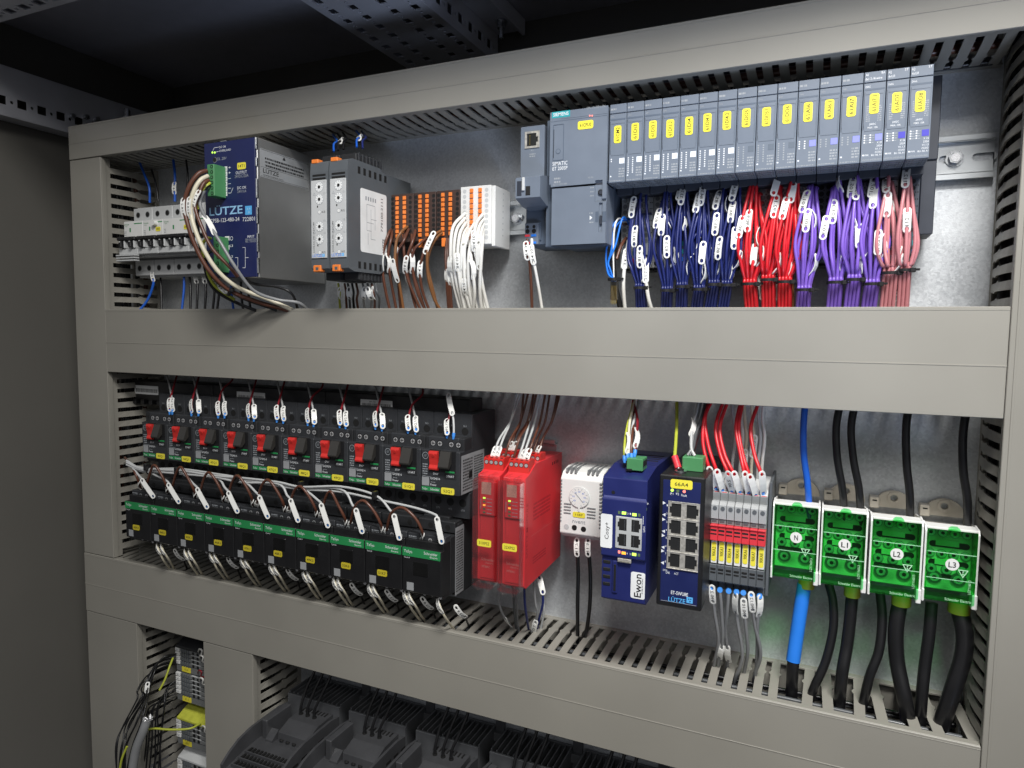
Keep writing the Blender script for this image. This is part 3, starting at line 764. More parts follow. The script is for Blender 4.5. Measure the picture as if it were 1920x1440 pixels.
# ================================================================== brown and white terminal blocks
def tblock(x0, w_, body, label, zt, zb, holes_right, lev=org, rows=9, foot=None, rowx=(.30, .62), text=None):
    root = thing('terminal_block', (x0+w_/2, -8, (zt+zb)/2), label, 'terminal block', 'terminal blocks with orange levers in the upper row')
    b = MB(); yf = -46
    b.box(x0+.1, x0+w_-.1, yf, -8, zb, zt, body, .6)
    b.build('housing', root)
    b = MB(); dz = (zt-zb)/(rows+1.2)
    for i in range(rows):
        z = zt-dz*(i+.9)
        for hx in holes_right: b.cyl((x0+w_*hx, yf+.1, z), (x0+w_*hx, yf-.08, z), dz*.40, hole if body is not wht else lgr, n=12)
    b.build('wire_entries', root)
    b = MB()
    for lx in rowx:
        for i in range(rows):
            z = zt-dz*(i+.9); b.box(x0+w_*lx-1.9, x0+w_*lx+1.9, yf-1.6, yf, z-dz*.40, z+dz*.40, lev, .35)
    b.build('orange_levers', root)
    if foot is not None:
        b = MB(); b.box(x0+w_*foot-2.4, x0+w_*foot+2.4, yf-2.5, yf, zb-7, zb+2, org, .5); b.build('end_lever', root)
    return root
brn = mat('brown_plastic', (.055, .032, .026), .45, var=.12)
bx = [P(u, 410, -46).x for u in (733, 776, 818, 863, 893, 927)]
zt = P(800, 360, -46).z; zb = P(800, 452, -46).z
tblock(bx[0], bx[1]-bx[0]-.6, brn, 'first brown terminal block with orange levers, beside the grey relays', zt, zb, (.08, .86), foot=None)
tblock(bx[1], bx[2]-bx[1]-.6, brn, 'middle brown terminal block with orange levers', zt, zb, (.1, .90), foot=.36)
tblock(bx[2], bx[3]-bx[2]-.8, brn, 'third brown terminal block, touching the white terminal block', zt, zb, (.1, .90), foot=.36)
w0 = tblock(bx[3], bx[5]-bx[3]-4, wht, 'white terminal block with orange levers and white wires', zt+2, zb-6, (.14, .86), rowx=(.38, .66), rows=10)
b = MB(); e = bx[5]-4
b.box(e, e+3.8, -44, -8, zb-8, zt+1.5, wht, .5)
for i in range(9): b.box(e+3.7, e+3.95, -26, -25, zb+4+i*6, zb+5.4+i*6, txg, .05)
b.build('end_plate', w0)

# ================================================================== bus adapter and controller
ZT, ZB = 153.1, 36.0
root = thing('network_adapter', (0, -8, 95), 'slim blue grey network adapter with one metal framed socket, left of the controller', 'network adapter')
b = MB()
b.box(-14.5, 9.5, -74, -10, 88, 147, simg, .7)
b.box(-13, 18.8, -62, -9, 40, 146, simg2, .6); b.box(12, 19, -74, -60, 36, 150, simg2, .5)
b.build('housing', root)
def rj45(root, cx, cz, y, w_=13.5, h=13, frame=jack, flip=1, name='network_socket', pin=None):
    b = MB(); o = [(cx-w_/2, cz-h/2), (cx+w_/2, cz-h/2), (cx+w_/2, cz+h/2), (cx-w_/2, cz+h/2)]
    k = .36*w_
    i_ = [(cx-flip*k, cz-h*.38), (cx+flip*k*.8, cz-h*.38), (cx+flip*k*.8, cz-h*.16), (cx+flip*k*1.12, cz-h*.16), (cx+flip*k*1.12, cz+h*.16), (cx+flip*k*.8, cz+h*.16), (cx+flip*k*.8, cz+h*.38), (cx-flip*k, cz+h*.38)]
    if frame is not None: b.prism([o, i_], (0, y, 0), (1, 0, 0), (0, 0, 1), (0, -1, 0), .8, frame)
    b.prism(i_, (0, y-.05, 0), (1, 0, 0), (0, 0, 1), (0, -1, 0), .1, hole)
    for t in range(8): b.box(cx-flip*k*.5-.0, cx-flip*k*.5+.5, y-.5, y-.1, cz-h*.3+t*h*.08, cz-h*.27+t*h*.08, pin or brs, .02)
    return b.build(name, root)
rj45(root, -2.4, 134.4, -74, 14.5, 15)
b = MB(); b.ft('X1', -3.8, -74, 124, 1.8, txg); b.bars(-5, 1, -74, 119, 123, 2, txg); b.build('print', root)
b = MB(); b.prism([(-95, 78), (-95, 96), (-88, 98), (-74, 100), (-62, 100), (-62, 72), (-78, 73)], (-9.5, 0, 0), (0, 1, 0), (0, 0, 1), (1, 0, 0), 24, simg)
b.box(-8, -3.5, -95.3, -94.6, 80, 93, simd, .1); b.box(.5, 5, -95.3, -94.6, 80, 88, hole, .1); b.box(-3, -.3, -96.5, -94, 84, 96, lgr, .5)
b.build('latch', root, bevel=.5)
b = MB(); b.box(-12.5, 3, -64, -62, 44, 61, simg2, .4); q = P(995, 440, -64)
b.build('connector_socket', root)
b = MB(); b.box(-12, 1.8, -66.5, -61, 40, 60, simg, .4)
for i, c in ((0, redf), (1, WM['bright'])):
    xx = -9.2+6.6*i
    b.cyl((xx, -66.4, 56.5), (xx, -66.65, 56.5), 1.6, hole, n=12); b.cyl((xx, -66.4, 52.4), (xx, -66.65, 52.4), 2.2, hole, n=12)
    b.box(xx-2.6, xx+2.4, -67, -66.3, 47.3, 49.4, c, .1); b.box(xx-2.6, xx+2.4, -67, -66.3, 40.6, 42.6, c, .1)
b.build('power_plug', root)

root = thing('controller', (47, -8, 95), 'wide blue grey controller with a teal badge and yellow sticker 61CPU0', 'controller')
yf = -85.2
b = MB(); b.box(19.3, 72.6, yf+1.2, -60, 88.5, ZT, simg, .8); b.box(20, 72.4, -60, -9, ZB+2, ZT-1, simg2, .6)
b.box(22, 72.6, yf+1.6, -59, ZB, 87, simg, .6); b.build('housing', root)
def CU(u, v): return P(u, v, yf)
# upper cover with a notch for the switch, lower door with the card slot
b = MB(); b.prism([[(19.4, 153), (72.6, 153), (72.6, 74.4), (69, 74.4), (69, 90.5), (62.4, 90.5), (62.4, 88.0), (20.8, 87.6), (20.8, 90), (19.4, 90)]], (0, yf+1.2, 0), (1, 0, 0), (0, 0, 1), (0, -1, 0), 1.2, simg)
b.box(20, 72, yf-.12, yf+.1, 144.6, 145.0, simg2, .02); b.box(30, 72, yf-.1, yf+.1, 146.2, 146.5, simg2, .02)
b.prism([rrect(22.3, 32.6, 110.5, 142, .8), rrect(22.8, 32.1, 111, 141.5, .6)], (0, yf, 0), (1, 0, 0), (0, 0, 1), (0, -1, 0), .25, simg2)
b.box(22.6, 23.3, yf-.15, yf+.1, 113, 138, hole, .05)
b.cyl((27.4, yf+.1, 118.5), (27.4, yf-.2, 118.5), 2.3, simg2, n=20); b.cyl((27.4, yf, 118.5), (27.4, yf-.3, 118.5), 1.8, simg, n=20)
b.build('upper_cover', root, bevel=.25)
b = MB(); b.prism([[(22, 86), (62.3, 86), (62.3, 71.6), (72.6, 71.6), (72.6, ZB), (22, ZB)], [(66.2, 71), (69.4, 71), (69.4, 45.6), (66.2, 45.6)]], (0, yf+1.6, 0), (1, 0, 0), (0, 0, 1), (0, -1, 0), 1.5, simg)
b.box(66, 69.6, yf+1.7, yf+2, 45, 72, hole, .02); b.box(67, 69, yf-.3, yf+2, 52, 60, simd, .4)
b.prism([[(63.2, 63.5), (66, 63.5), (66, 54.5), (63.2, 54.5)]], (0, yf, 0), (1, 0, 0), (0, 0, 1), (0, -1, 0), .1, simg2)
b.box(69.6, 72.7, yf-.15, yf+.3, 54.5, 63.3, simg2, .2)
b.build('lower_door', root, bevel=.25)
b = MB(); b.box(62.6, 69, yf+1.8, yf+2.2, 73.5, 90, simd, .1); b.cyl((67.4, yf+2, 80), (67.4, yf+.6, 80), 2.5, blk, n=20); b.cyl((67.4, yf+.7, 80), (67.4, yf+.4, 80), 1.7, simd, n=8); b.build('mode_switch', root)
b = MB(); b.box(22, 72.4, -84, -62, ZB-.4, ZB+.4, simd, .1)
for k in range(22): b.box(23+k*2.25, 23.9+k*2.25, -82, -62, ZB-.7, ZB-.2, simg2, .1)
b.build('vent_grille', root)
b = MB(); a = CU(1035, 221); c = CU(1069, 215); b.quad((a.x, yf-.1, a.z-.6), (c.x, yf-.1, a.z-.6), (c.x, yf-.1, c.z+4), (a.x, yf-.1, c.z+4), teal)
b.ft('SIEMENS', a.x+1.2, yf-.1, a.z+.9, 3.0, txw, w=c.x-a.x-2.6); b.build('badge', root)
q = CU(1098, 234); sticker(root, q.x, q.z, yf, 14.2, 7.2, '61CPU0')
b = MB()
def cpt(s, u0, v0, u1, h, m=txg):
    a = CU(u0, v0); c = CU(u1, v0-1); b.ft(s, a.x, yf, a.z, h, m, w=c.x-a.x)
cpt('SIMATIC', 1036, 311, 1064, 3.4, txw); cpt('ET 200SP', 1036, 320, 1064, 3.2, txw); cpt('CPU 1512SP-1 PN', 1100, 205, 1135, 1.9); cpt('X3 PN', 1102, 335, 1112, 1.6)
b.bars(24, 30, yf, 91, 97, 2, txg); cpt('6ES7 512-1DK01-0AB0', 1037, 348, 1063, 1.6)
for z in (84, 80.5, 77): b.bars(58, 61.4, yf+.1, z, z+1.6, 1, txg)
b.bars(57.6, 61.4, yf+.1, 62, 64, 1, txg); b.bars(57.6, 61.4, yf+.1, 54, 56, 1, txg)
b.prism([(58, 56.5), (58, 60.5), (60.5, 58.5)], (0, yf+.1, 0), (1, 0, 0), (0, 0, 1), (0, -1, 0), .06, txw)
b.build('print', root)
for u in (1106, 1110.5):
    b = MB(); q = CU(u, 217); b.disc(q.x, yf, q.z, .7, ledr, 8, .3); b.build('led', root)

# ================================================================== sixteen slim modules on their base units
XM, PW, HM = 74.2, 15.0, 66.0
names = ['61CM2', '61DI3', '61DI3.1', '61DI3.2', '61DI4', '61DI4.1', '61DI4.2', '61DO5', '61DO5.1', '61DO6', '61AI6', '61AI6.1', '61AI7', '61AI7.1', '61AO7', '61AO8']
sv = [252, 247, 243, 241, 236, 230, 226, 221, 219, 214, 210, 205, 200, 194, 192, 190]
su = [1158, 1191, 1223, 1257, 1291, 1325, 1361, 1399, 1437, 1475, 1515, 1555, 1595, 1640, 1683, 1726]
sqs = [sqw]*7+[sqg]*3+[sqv]*4+[sqd]*2
colname = ['pale']*7+['grey']*3+['violet']*4+['indigo']*2
x0 = XM
proto = thing('io_module', (x0+7.5, -42, ZT-33), 'x', 'module', 'slim blue grey modules side by side')
b = MB()
b.box(x0+.25, x0+PW-.25, yf+.6, -58, ZT-HM, ZT, simg, .4)
b.box(x0+.25, x0+PW-.25, -58, -42, ZT-HM-6, ZT, simd, .4)
b.build('housing', proto)
b = MB()
b.box(x0+.3, x0+PW-.3, yf, yf+.7, ZT-HM+.2, ZT-8.2, simg, .25); b.box(x0+.3, x0+PW-.3, yf-.2, yf+.6, ZT-7.6, ZT-.1, simg, .25)
b.box(x0+.8, x0+PW-.8, yf-.1, yf+.1, ZT-13.6, ZT-12.2, simg2, .05)
fl = [(x0+1.2, ZT-16), (x0+1.2, ZT-38), (x0+2, ZT-43), (x0+PW-1.4, ZT-43), (x0+PW-1.4, ZT-16)]
fi = [(x0+1.6, ZT-16.4), (x0+1.6, ZT-38), (x0+2.3, ZT-42.6), (x0+PW-1.8, ZT-42.6), (x0+PW-1.8, ZT-16.4)]
b.prism([fl, fi], (0, yf, 0), (1, 0, 0), (0, 0, 1), (0, -1, 0), .22, simg)
b.box(x0+.9, x0+1.25, yf-.12, yf+.1, ZT-42, ZT-14.5, simd, .03); b.box(x0+PW-1.3, x0+PW-1.0, yf-.12, yf+.1, ZT-42, ZT-14.5, simg2, .03)
b.build('front_cover', proto)
b = MB()                                                            # louvres below the module
for k in range(4): b.box(x0+.6, x0+PW-.6, -84+k*6.6, -83.2+k*6.6, ZT-HM-.5, ZT-HM+.4, mgr, .1)
for k in (1.2, 3.0, 4.8, 9.6, 11.4, 13.2): b.box(x0+k, x0+k+.35, -84, -60, ZT-HM-.45, ZT-HM+.3, dgr, .05)
b.build('vent_grille', proto)
def led_print(i, x0, root):
    b = MB(); n = 8 if 1 <= i <= 9 else 4
    if i == 0: n = 2
    for r in range(n):
        z = ZT-46.5-r*1.75
        b.quad((x0+1.8, yf-.07, z), (x0+2.8, yf-.07, z), (x0+2.8, yf-.07, z+.9), (x0+1.8, yf-.07, z+.9), txw if i not in (7, 8, 9, 11, 12) else txg)
        if i: b.quad((x0+5.6, yf-.07, z), (x0+6.6, yf-.07, z), (x0+6.6, yf-.07, z+.9), (x0+5.6, yf-.07, z+.9), txw if i not in (7, 8, 9, 11, 12) else txg)
        if i > 12: b.bars(x0+3.2, x0+5.2, yf, z, z+1, 1, txg); b.bars(x0+7, x0+8.8, yf, z, z+1, 1, txg)
    b.quad((x0+1.4, yf-.07, ZT-61), (x0+2.6, yf-.07, ZT-61), (x0+2.6, yf-.07, ZT-60), (x0+1.4, yf-.07, ZT-60), sqw)
    t = txw if i > 12 else txg
    if i > 12:
        b.ft('PWR', x0+3, yf, ZT-61.2, 1.3, t, w=2.6)
        for k, s in enumerate(('X 22', '2324', 'V1.1.3', 'CCOO')): b.ft(s, x0+PW-1-(3.4 if k < 2 else 4.2), yf, ZT-52.5-k*2.3, 1.4, t, w=3.4 if k < 2 else 4.2)
        b.ft('BU: A0, A1', x0+7.4, yf, ZT-61.4, 1.3, t, w=6.6)
        b.ft('24VDC', x0+5, yf, ZT-38.8, 1.4, t, w=4.4); b.ft('MAX. 10A', x0+4, yf, ZT-41.2, 1.4, t, w=6.6)
        for cx in (2.6, 10.2): b.bars(x0+cx, x0+cx+2.6, yf, ZT-36, ZT-24, 8, txg)
        b.ft('6ES7135-6HD00-0BA1', x0+1.4, yf, ZT-64.6, 1.3, txg, w=12.6)
        b.ft(['AI', 'AQ', 'AQ'][i-13], x0+1, yf-.2, ZT-3, 1.9, t, w=2.0); b.ft(['BA', 'ST', 'ST'][i-13], x0+PW-3.6, yf-.2, ZT-2.4, 1.7, t, w=2.4)
        b.ft(['8xI 2-/4-wire', '4xU/I', '4xU/I'][i-13], x0+1, yf-.2, ZT-6, 1.8, t, w=[11, 4.2, 4.2][i-13]); b.ft('DIAG', x0+1.4, yf, ZT-11.4, 1.4, t, w=3.2)
    else:
        b.bars(x0+9, x0+14, yf, ZT-61.5, ZT-53, 4, txg); b.bars(x0+1.2, x0+13, yf, ZT-64.6, ZT-63.6, 1, txg); b.ft('DIAG', x0+1.4, yf, ZT-11, 1.2, txg, w=2.6)
        b.bars(x0+1, x0+6, yf-.2, ZT-5, ZT-2, 1, txg)
    return b.build('led_print', root)
mods = [proto]
for i in range(1, 16):
    r = proto.copy(); SC.collection.objects.link(r); r.location.x += PW*i*S; r['_o'] = (proto['_o'][0]+PW*i, proto['_o'][1], proto['_o'][2])
    for ch in list(proto.children):
        c = ch.copy(); SC.collection.objects.link(c); c.parent = r
    mods.append(r)
for i, r in enumerate(mods):
    x0 = XM+PW*i
    r['label'] = 'slim blue grey module with yellow sticker %s and a %s square' % (names[i], colname[i])
    zc = P(su[i], sv[i], yf).z
    sticker(r, x0+7.4+random.uniform(-.3, .3), zc, yf, 6.4, 14.6, names[i], True, th=3.0)
    led_print(i, x0, r)
    b = MB(); b.quad((x0+PW-5.6, yf-.12, ZT-50.2), (x0+PW-1.1, yf-.12, ZT-50.2), (x0+PW-1.1, yf-.12, ZT-45.6), (x0+PW-5.6, yf-.12, ZT-45.6), sqs[i]); b.build('colour_square', r)
# base units: perforated terminal strips under the modules
bum = mat('base_unit_grey', (.46, .47, .47), .5, var=.08); bud = mat('base_unit_dark', (.06, .07, .09), .5, var=.08)
def base_unit(i, light):
    x0 = XM+PW*i; zb = 17.5; zt = 92
    root = thing('base_unit', (x0+7.5, -8, 55), 'grey perforated terminal base under the slim module with sticker %s' % names[i], 'terminal base', 'perforated terminal bases under the slim modules')
    b = MB(); m = bum if light else bud
    b.box(x0+.2, x0+PW-.2, -41, -8, zb, zt, m, .4); b.box(x0+.2, x0+PW-.2, -42, -8, zt, ZT-2, simd, .3)
    b.box(x0+1, x0+PW-1, -38, -12, zb-2, zb, blk, .3); b.build('housing', root)
    b = MB()
    for r in range(9):
        z = zt-7-r*5.4
        for cx in ((3.6, 8.6) if light else (4.2, 9.8)): b.cyl((x0+cx, -40.9, z), (x0+cx, -41.1, z), 2.05, hole if not light else mgr, n=12)
        for cx in (12.0, 13.6): b.cyl((x0+cx, -40.9, z+2.2), (x0+cx, -41.1, z+2.2), .55, hole, n=6)
        for cx in (6.1,): b.cyl((x0+cx, -40.9, z-2.7), (x0+cx, -41.1, z-2.7), .5, hole, n=6)
    for r in range(2):
        z = zb+10-r*6; b.cyl((x0+3.9, -40.9, z), (x0+3.9, -41.1, z), 2.3, hole, n=12); b.cyl((x0+9.4, -40.9, z), (x0+9.4, -41.1, z), 2.3, hole, n=12)
    b.build('terminal_holes', root)
    b = MB()
    for k, c in ((0, WM['bright'] if i % 2 else redf), (1, teal), (2, teal)): b.box(x0+11.6, x0+14.2, -41.5, -40.8, zb+5+k*7, zb+9+k*7, c, .1)
    b.build('colour_tabs', root)
for i in range(16): base_unit(i, i in (0, 1, 2, 5, 7, 8, 9, 10, 13, 14))
root = thing('end_module', (320, -8, 98), 'plain dark end module closing the right end of the slim module row', 'module')
b = MB(); b.box(314.4, 324.5, -41, -8, 38, 158, simd, .5); b.box(314.2, 324.8, -42.5, -8, 95, 158.2, simd, .5); b.build('housing', root)
# ================================================================== wiring of the upper row
G = 'wires above and below the white circuit breakers'
def pw(l): return [P(*p) for p in l]
wire(pw([(262, 305, -40), (272, 330, -44), (280, 352, -46), (281, 380, -46)]), 1.5, 'blue', 'blue wire entering the leftmost white breaker from above', G)
wire(pw([(284, 318, -38), (292, 345, -42), (297, 378, -44)]), 1.2, 'black', 'black wire entering the first white breaker beside the blue one', G)
wire(pw([(325, 300, -38), (328, 330, -44), (328, 378, -46)]), 1.6, 'blue', 'blue wire entering the middle of the white breakers from above', G, mk=[(.75, '14.9', (.3, -1, .2), 15)])
wire(pw([(349, 300, -38), (352, 330, -42), (349, 372, -44)]), 1.2, 'black', 'black wire entering the three pole white breaker from above', G)
wire(pw([(286, 505, -48), (288, 530, -50), (278, 560, -52), (262, 582, -58)]), 1.6, 'blue', 'blue wire with a white marker hanging below the white breakers', G, mk=[(.2, '10.2', (.2, -1, 0), 15)])
wire(pw([(345, 505, -40), (345, 540, -42), (341, 582, -46)]), 1.5, 'blue', 'plain blue wire hanging below the middle white breaker', G)
for i, u in enumerate((300, 354, 366, 381, 396, 404)):
    wire(pw([(u, 505, -36), (u+2+i, 540, -40), (u+3, 582, -44)]), 1.5 if i else 1.2, 'black', 'black wire hanging below the white breakers', G, mk=[(.25, '', (.5, -1, 0), 14)] if i in (2, 3, 5) else None)
for i, u in enumerate((434, 452, 466)):
    wire(pw([(u, 515, -20), (u, 550, -24), (u+4, 582, -30)]), 1.5, ('blue', 'black', 'black')[i], ('blue', 'black', 'black')[i]+' wire in the shade under the navy power supply', 'wires in the shade below the power supply')
G = 'thick wires curving from the green plugs of the power supply'
wire(pw([(388, 320, -134), (372, 326, -142), (355, 350, -148), (346, 384, -150), (352, 420, -150), (368, 465, -146), (394, 510, -138), (432, 545, -122), (486, 567, -100), (540, 582, -84), (560, 592, -70)]), 2.3, 'brown', 'thick brown wire arching from the upper green plug, marker 14.2', G, mk=[(.32, '14.2', (.1, -1, 0), 19)], n=12)
wire(pw([(390, 330, -134), (376, 338, -142), (364, 358, -147), (357, 388, -149), (364, 425, -149), (382, 468, -145), (410, 510, -136), (448, 540, -120), (500, 560, -100), (545, 580, -84), (566, 592, -70)]), 2.3, 'cream', 'thick cream wire arching beside the brown ones, marker 14.8', G, mk=[(.30, '14.8', (.1, -1, 0), 19)], n=12)
wire(pw([(392, 338, -134), (382, 344, -140), (374, 362, -144), (366, 388, -146), (378, 425, -146), (398, 466, -142), (430, 500, -132), (446, 520, -126)]), 1.9, 'brown', 'second brown wire from the upper green plug, marker 14.3', G, mk=[(.38, '14.3', (.1, -1, 0), 19)], n=12)
wire(pw([(393, 346, -134), (386, 352, -138), (372, 376, -139), (370, 420, -138), (378, 470, -136), (400, 520, -128), (450, 556, -108), (510, 578, -88), (540, 592, -72)]), 2.0, 'black', 'black wire hidden behind the thick brown and cream wires', G)
wire(pw([(392, 350, -134), (384, 356, -138), (375, 382, -141), (389, 415, -143), (414, 456, -141), (444, 505, -134), (476, 545, -118), (520, 562, -100), (560, 568, -86), (582, 586, -70)]), 1.8, 'grey', 'grey wire with a long white marker crossing the navy front panel', G, mk=[(.36, '', (1, -.5, .2), 24, 2.5)], n=10)
wire(pw([(394, 343, -134), (387, 350, -138), (376, 366, -140), (372, 392, -140)]), 1.5, 'yg', 'short green and yellow wire at the upper green plug', G)
wire(pw([(395, 447, -132), (388, 447, -138), (380, 460, -138), (384, 495, -134), (402, 535, -124), (440, 562, -106)]), 1.6, 'yg', 'yellow and green earth wire at the lower green plug', G)
wire(pw([(398, 470, -132), (390, 476, -138), (384, 500, -134), (400, 540, -122), (440, 566, -104), (500, 590, -74)]), 1.8, 'black', 'black wire from the lower green plug to the duct', G)
wire(pw([(440, 500, -118), (470, 530, -110), (520, 538, -100), (548, 552, -92), (560, 586, -72)]), 1.5, 'black', 'black wire looping below the corner of the metal power supply', G)
tie(P(432, 547, -120), 5.5, 'black tie round the thick brown and cream wires', ry=4.2, d=P(450, 552, -112)-P(414, 530, -128))
wire(pw([(400, 524, -122), (412, 536, -120), (424, 548, -118)]), .8, 'white', 'loose white marker strip tied under the thick wires, reading 14.5', G, mk=[(.5, '14.5', (0, -1, .3), 20)])

G = 'wires of the grey timer relays'
for i, (u, v, c) in enumerate(((622, 270, 'blue'), (630, 268, 'black'), (640, 266, 'black'), (665, 262, 'blue'), (676, 264, 'navy'))):
    wire(pw([(u+4, v+14, -95), (u+4, v, -88), (u+10, v-6, -76), (u+2, v-18, -50)]), 1.1, c, '%s wire standing out of the top of the timer relays' % {'blue': 'blue', 'black': 'black', 'navy': 'dark blue'}[c], G, mk=[(.62, '19.1', (-.1, -1, .4), 17, 2.5)] if i in (1, 3) else None)
for i, (u, c) in enumerate(((634, 'yg'), (646, 'brown'), (652, 'dgrey'), (660, 'black'), (668, 'brown'), (680, 'grey'), (689, 'grey'), (697, 'brown'), (704, 'dgrey'))):
    wire(pw([(u, 532, -72), (u+3, 548, -76), (u+4+random.uniform(-4, 4), 562, -70), (u+5, 590, -60)]), 1.2, c, '%s wire below the grey timer relays' % dict(yg='yellow green', brown='brown', dgrey='dark grey', black='black', grey='grey')[c], G, mk=[(.42, '', (random.uniform(-1, 1), -1, 0), 14, 2)] if i in (0, 2, 5, 6, 7) else None)

G = 'brown wires below the brown terminal blocks'
def bw(l, c, lab, mk=None, r=1.55): wire(pw(l), r, c, lab, G, mk=mk, seg=8)
bw([(733, 430, -46), (728, 440, -56), (719, 470, -60), (717, 502, -60), (722, 540, -58), (733, 590, -52)], 'brown', 'brown wire left of the terminal blocks with marker 14.7', [(.55, '14.7', (0, -1, 0), 17)])
bw([(735, 434, -46), (733, 450, -56), (728, 480, -58), (732, 520, -56), (745, 590, -48)], 'brown', 'brown wire behind the first marked brown wire', [(.62, '', (1, -.3, 0), 19, 3)])
bw([(764, 425, -46), (752, 436, -58), (743, 455, -62), (741, 500, -64), (748, 528, -60), (758, 590, -52)], 'tan', 'light brown wire with a big open white marker', [(.66, '', (-.1, -1, 0), 23, .5)])
bw([(766, 430, -46), (757, 452, -58), (744, 480, -58), (748, 540, -54), (752, 590, -46)], 'brown', 'brown wire behind the light brown one', [(.5, '14.7', (-.6, -1, 0), 17)])
bw([(779, 432, -46), (774, 452, -58), (764, 482, -61), (762, 512, -58), (775, 550, -54), (793, 590, -46)], 'brown', 'brown wire with marker 14.7 in the middle of the blocks', [(.5, '14.7', (.1, -1, 0), 18)])
bw([(760, 430, -46), (757, 460, -54), (761, 500, -54), (775, 560, -50), (784, 590, -46)], 'brown', 'brown wire under the first brown terminal block', [(.62, '', (-.5, -1, 0), 17, 2)])
bw([(772, 440, -46), (773, 470, -56), (773, 500, -56), (783, 548, -52), (802, 590, -44)], 'brown', 'brown wire with a looped marker near the middle block', [(.45, '', (.9, -.6, 0), 22, 3)])
bw([(800, 446, -46), (786, 458, -56), (776, 470, -58), (772, 500, -56), (790, 560, -50), (800, 590, -44)], 'brown', 'brown wire sweeping left from the middle block', None)
bw([(800, 452, -46), (795, 470, -56), (788, 505, -58), (792, 545, -54), (808, 590, -46)], 'brown', 'brown wire with a curled marker 14.7', [(.52, '14.7', (.3, -1, 0), 17, 2.5)])
bw([(828, 432, -46), (816, 440, -60), (805, 458, -64), (801, 480, -66), (803, 520, -62), (814, 560, -54), (833, 592, -46)], 'tan', 'long light brown wire with a bold white marker 14.8', [(.33, '14.8', (.1, -1, 0), 23, .3)])
bw([(830, 436, -46), (818, 446, -58), (806, 470, -60), (802, 500, -58), (812, 545, -54), (824, 592, -44)], 'tan', 'light brown wire behind the bold marker', None)
for i in range(4): bw([(838+i*3, 448, -46), (836+i*3, 480, -54), (838+i*2, 530, -56), (842+i*2, 592, -46)], 'brown', 'brown wire falling straight below the third brown block', [(.62, '', (random.uniform(-1, 1), -.7, 0), 20, 2)] if i in (1, 3) else None)
G = 'white wires of the white terminal block'
wl = [((872, 400), (850, 425), (845, 470), (848, 520), (866, 592)), ((872, 409), (856, 432), (851, 478), (856, 530), (872, 592)), ((873, 418), (862, 440), (858, 485), (864, 540), (874, 592)),
      ((873, 427), (868, 448), (864, 490), (868, 545), (880, 592)), ((874, 434), (872, 455), (870, 500), (874, 550), (885, 592)),
      ((905, 402), (893, 420), (889, 452), (896, 500), (914, 592)), ((906, 411), (898, 428), (895, 460), (901, 512), (909, 592)), ((906, 420), (902, 440), (899, 478), (904, 530), (918, 592)),
      ((906, 429), (905, 450), (902, 490), (900, 545), (904, 592)), ((889, 420), (878, 440), (870, 480), (880, 530), (900, 592)), ((893, 440), (884, 452), (878, 490), (880, 545), (890, 592)), ((888, 452), (882, 468), (886, 505), (890, 550), (886, 592))]
for i, l in enumerate(wl):
    d = (-46, -62, -66, -60, -48)
    k = {0: (.66, '', (-.2, -1, 0), 20, 3), 2: (.55, '14.10', (.3, -1, 0), 17, 1), 4: (.7, '14.10', (0, -1, 0), 17), 5: (.5, '14.10', (.4, -1, 0), 19, 1), 6: (.6, '14.10', (0, -1, 0), 17, 1), 9: (.52, '', (.1, -1, 0), 26, .5), 7: (.5, '', (-.1, -1, 0), 26, .5), 11: (.5, '', (.9, -.5, 0), 18, 3)}.get(i)
    wire([P(u, v, y-(i % 3)) for (u, v), y in zip(l, d)], 1.75, 'white', 'white wire drooping from the white terminal block', G, mk=[k] if k else None, seg=8)

G = 'two wires of the slim network adapter'
wire(pw([(989, 448, -66), (988, 470, -70), (994, 500, -68), (998, 590, -56)]), 1.45, 'brown', 'brown wire with marker 14.3 below the slim network adapter', G, mk=[(.36, '14.3', (.1, -1, 0), 17)])
wire(pw([(997, 448, -66), (998, 470, -70), (1002, 496, -70), (1010, 540, -64), (1018, 590, -56)]), 1.5, 'white', 'white wire with marker 14.10 below the slim network adapter', G, mk=[(.36, '14.10', (.1, -1, 0), 18)])

# thin data wires going into the black sheath left of the modules
G = 'thin data wires of the first slim module'
for i, (c, p) in enumerate((('bright', [(1182, 410, -44), (1158, 412, -58), (1143, 440, -64), (1136, 480, -66), (1140, 512, -66), (1149, 522, -64)]),
                            ('bright', [(1180, 412, -44), (1162, 416, -56), (1150, 436, -62), (1146, 470, -64), (1139, 500, -64), (1150, 524, -64)]),
                            ('white', [(1178, 416, -44), (1160, 410, -58), (1152, 430, -64), (1150, 478, -64), (1151, 520, -64)]),
                            ('brown', [(1180, 420, -44), (1154, 422, -58), (1147, 445, -62), (1148, 480, -62), (1150, 520, -64)]),
                            ('bright', [(1182, 425, -44), (1168, 408, -60), (1154, 460, -66), (1141, 490, -66), (1144, 505, -66), (1150, 522, -64)]))):
    wire(pw(p), .85, c, ['bright blue thin wire on the outside of the data wire loop', 'bright blue thin wire behind the outer data loop', 'thin white wire of the data wire loop', 'thin brown wire of the data wire loop', 'bright blue thin wire crossing the data loop'][i], G, seg=8)
wire(pw([(1149, 484, -62), (1151, 520, -62), (1156, 548, -60), (1168, 592, -50)]), 2.7, 'black', 'thick black data cable running down beside the white wires', 'data cable', n=14)
wire(pw([(1174, 446, -44), (1164, 462, -54), (1156, 486, -60)]), 1.5, 'brown', 'short brown wire from the pale terminal base to the data cable', G)
wire(pw([(1181, 444, -44), (1177, 460, -54), (1171, 500, -60), (1169, 540, -60), (1173, 592, -52)]), 1.7, 'white', 'white wire with marker 14.10 beside the black data cable', 'white supply wires', mk=[(.45, '14.10', (.2, -1, 0), 18)])
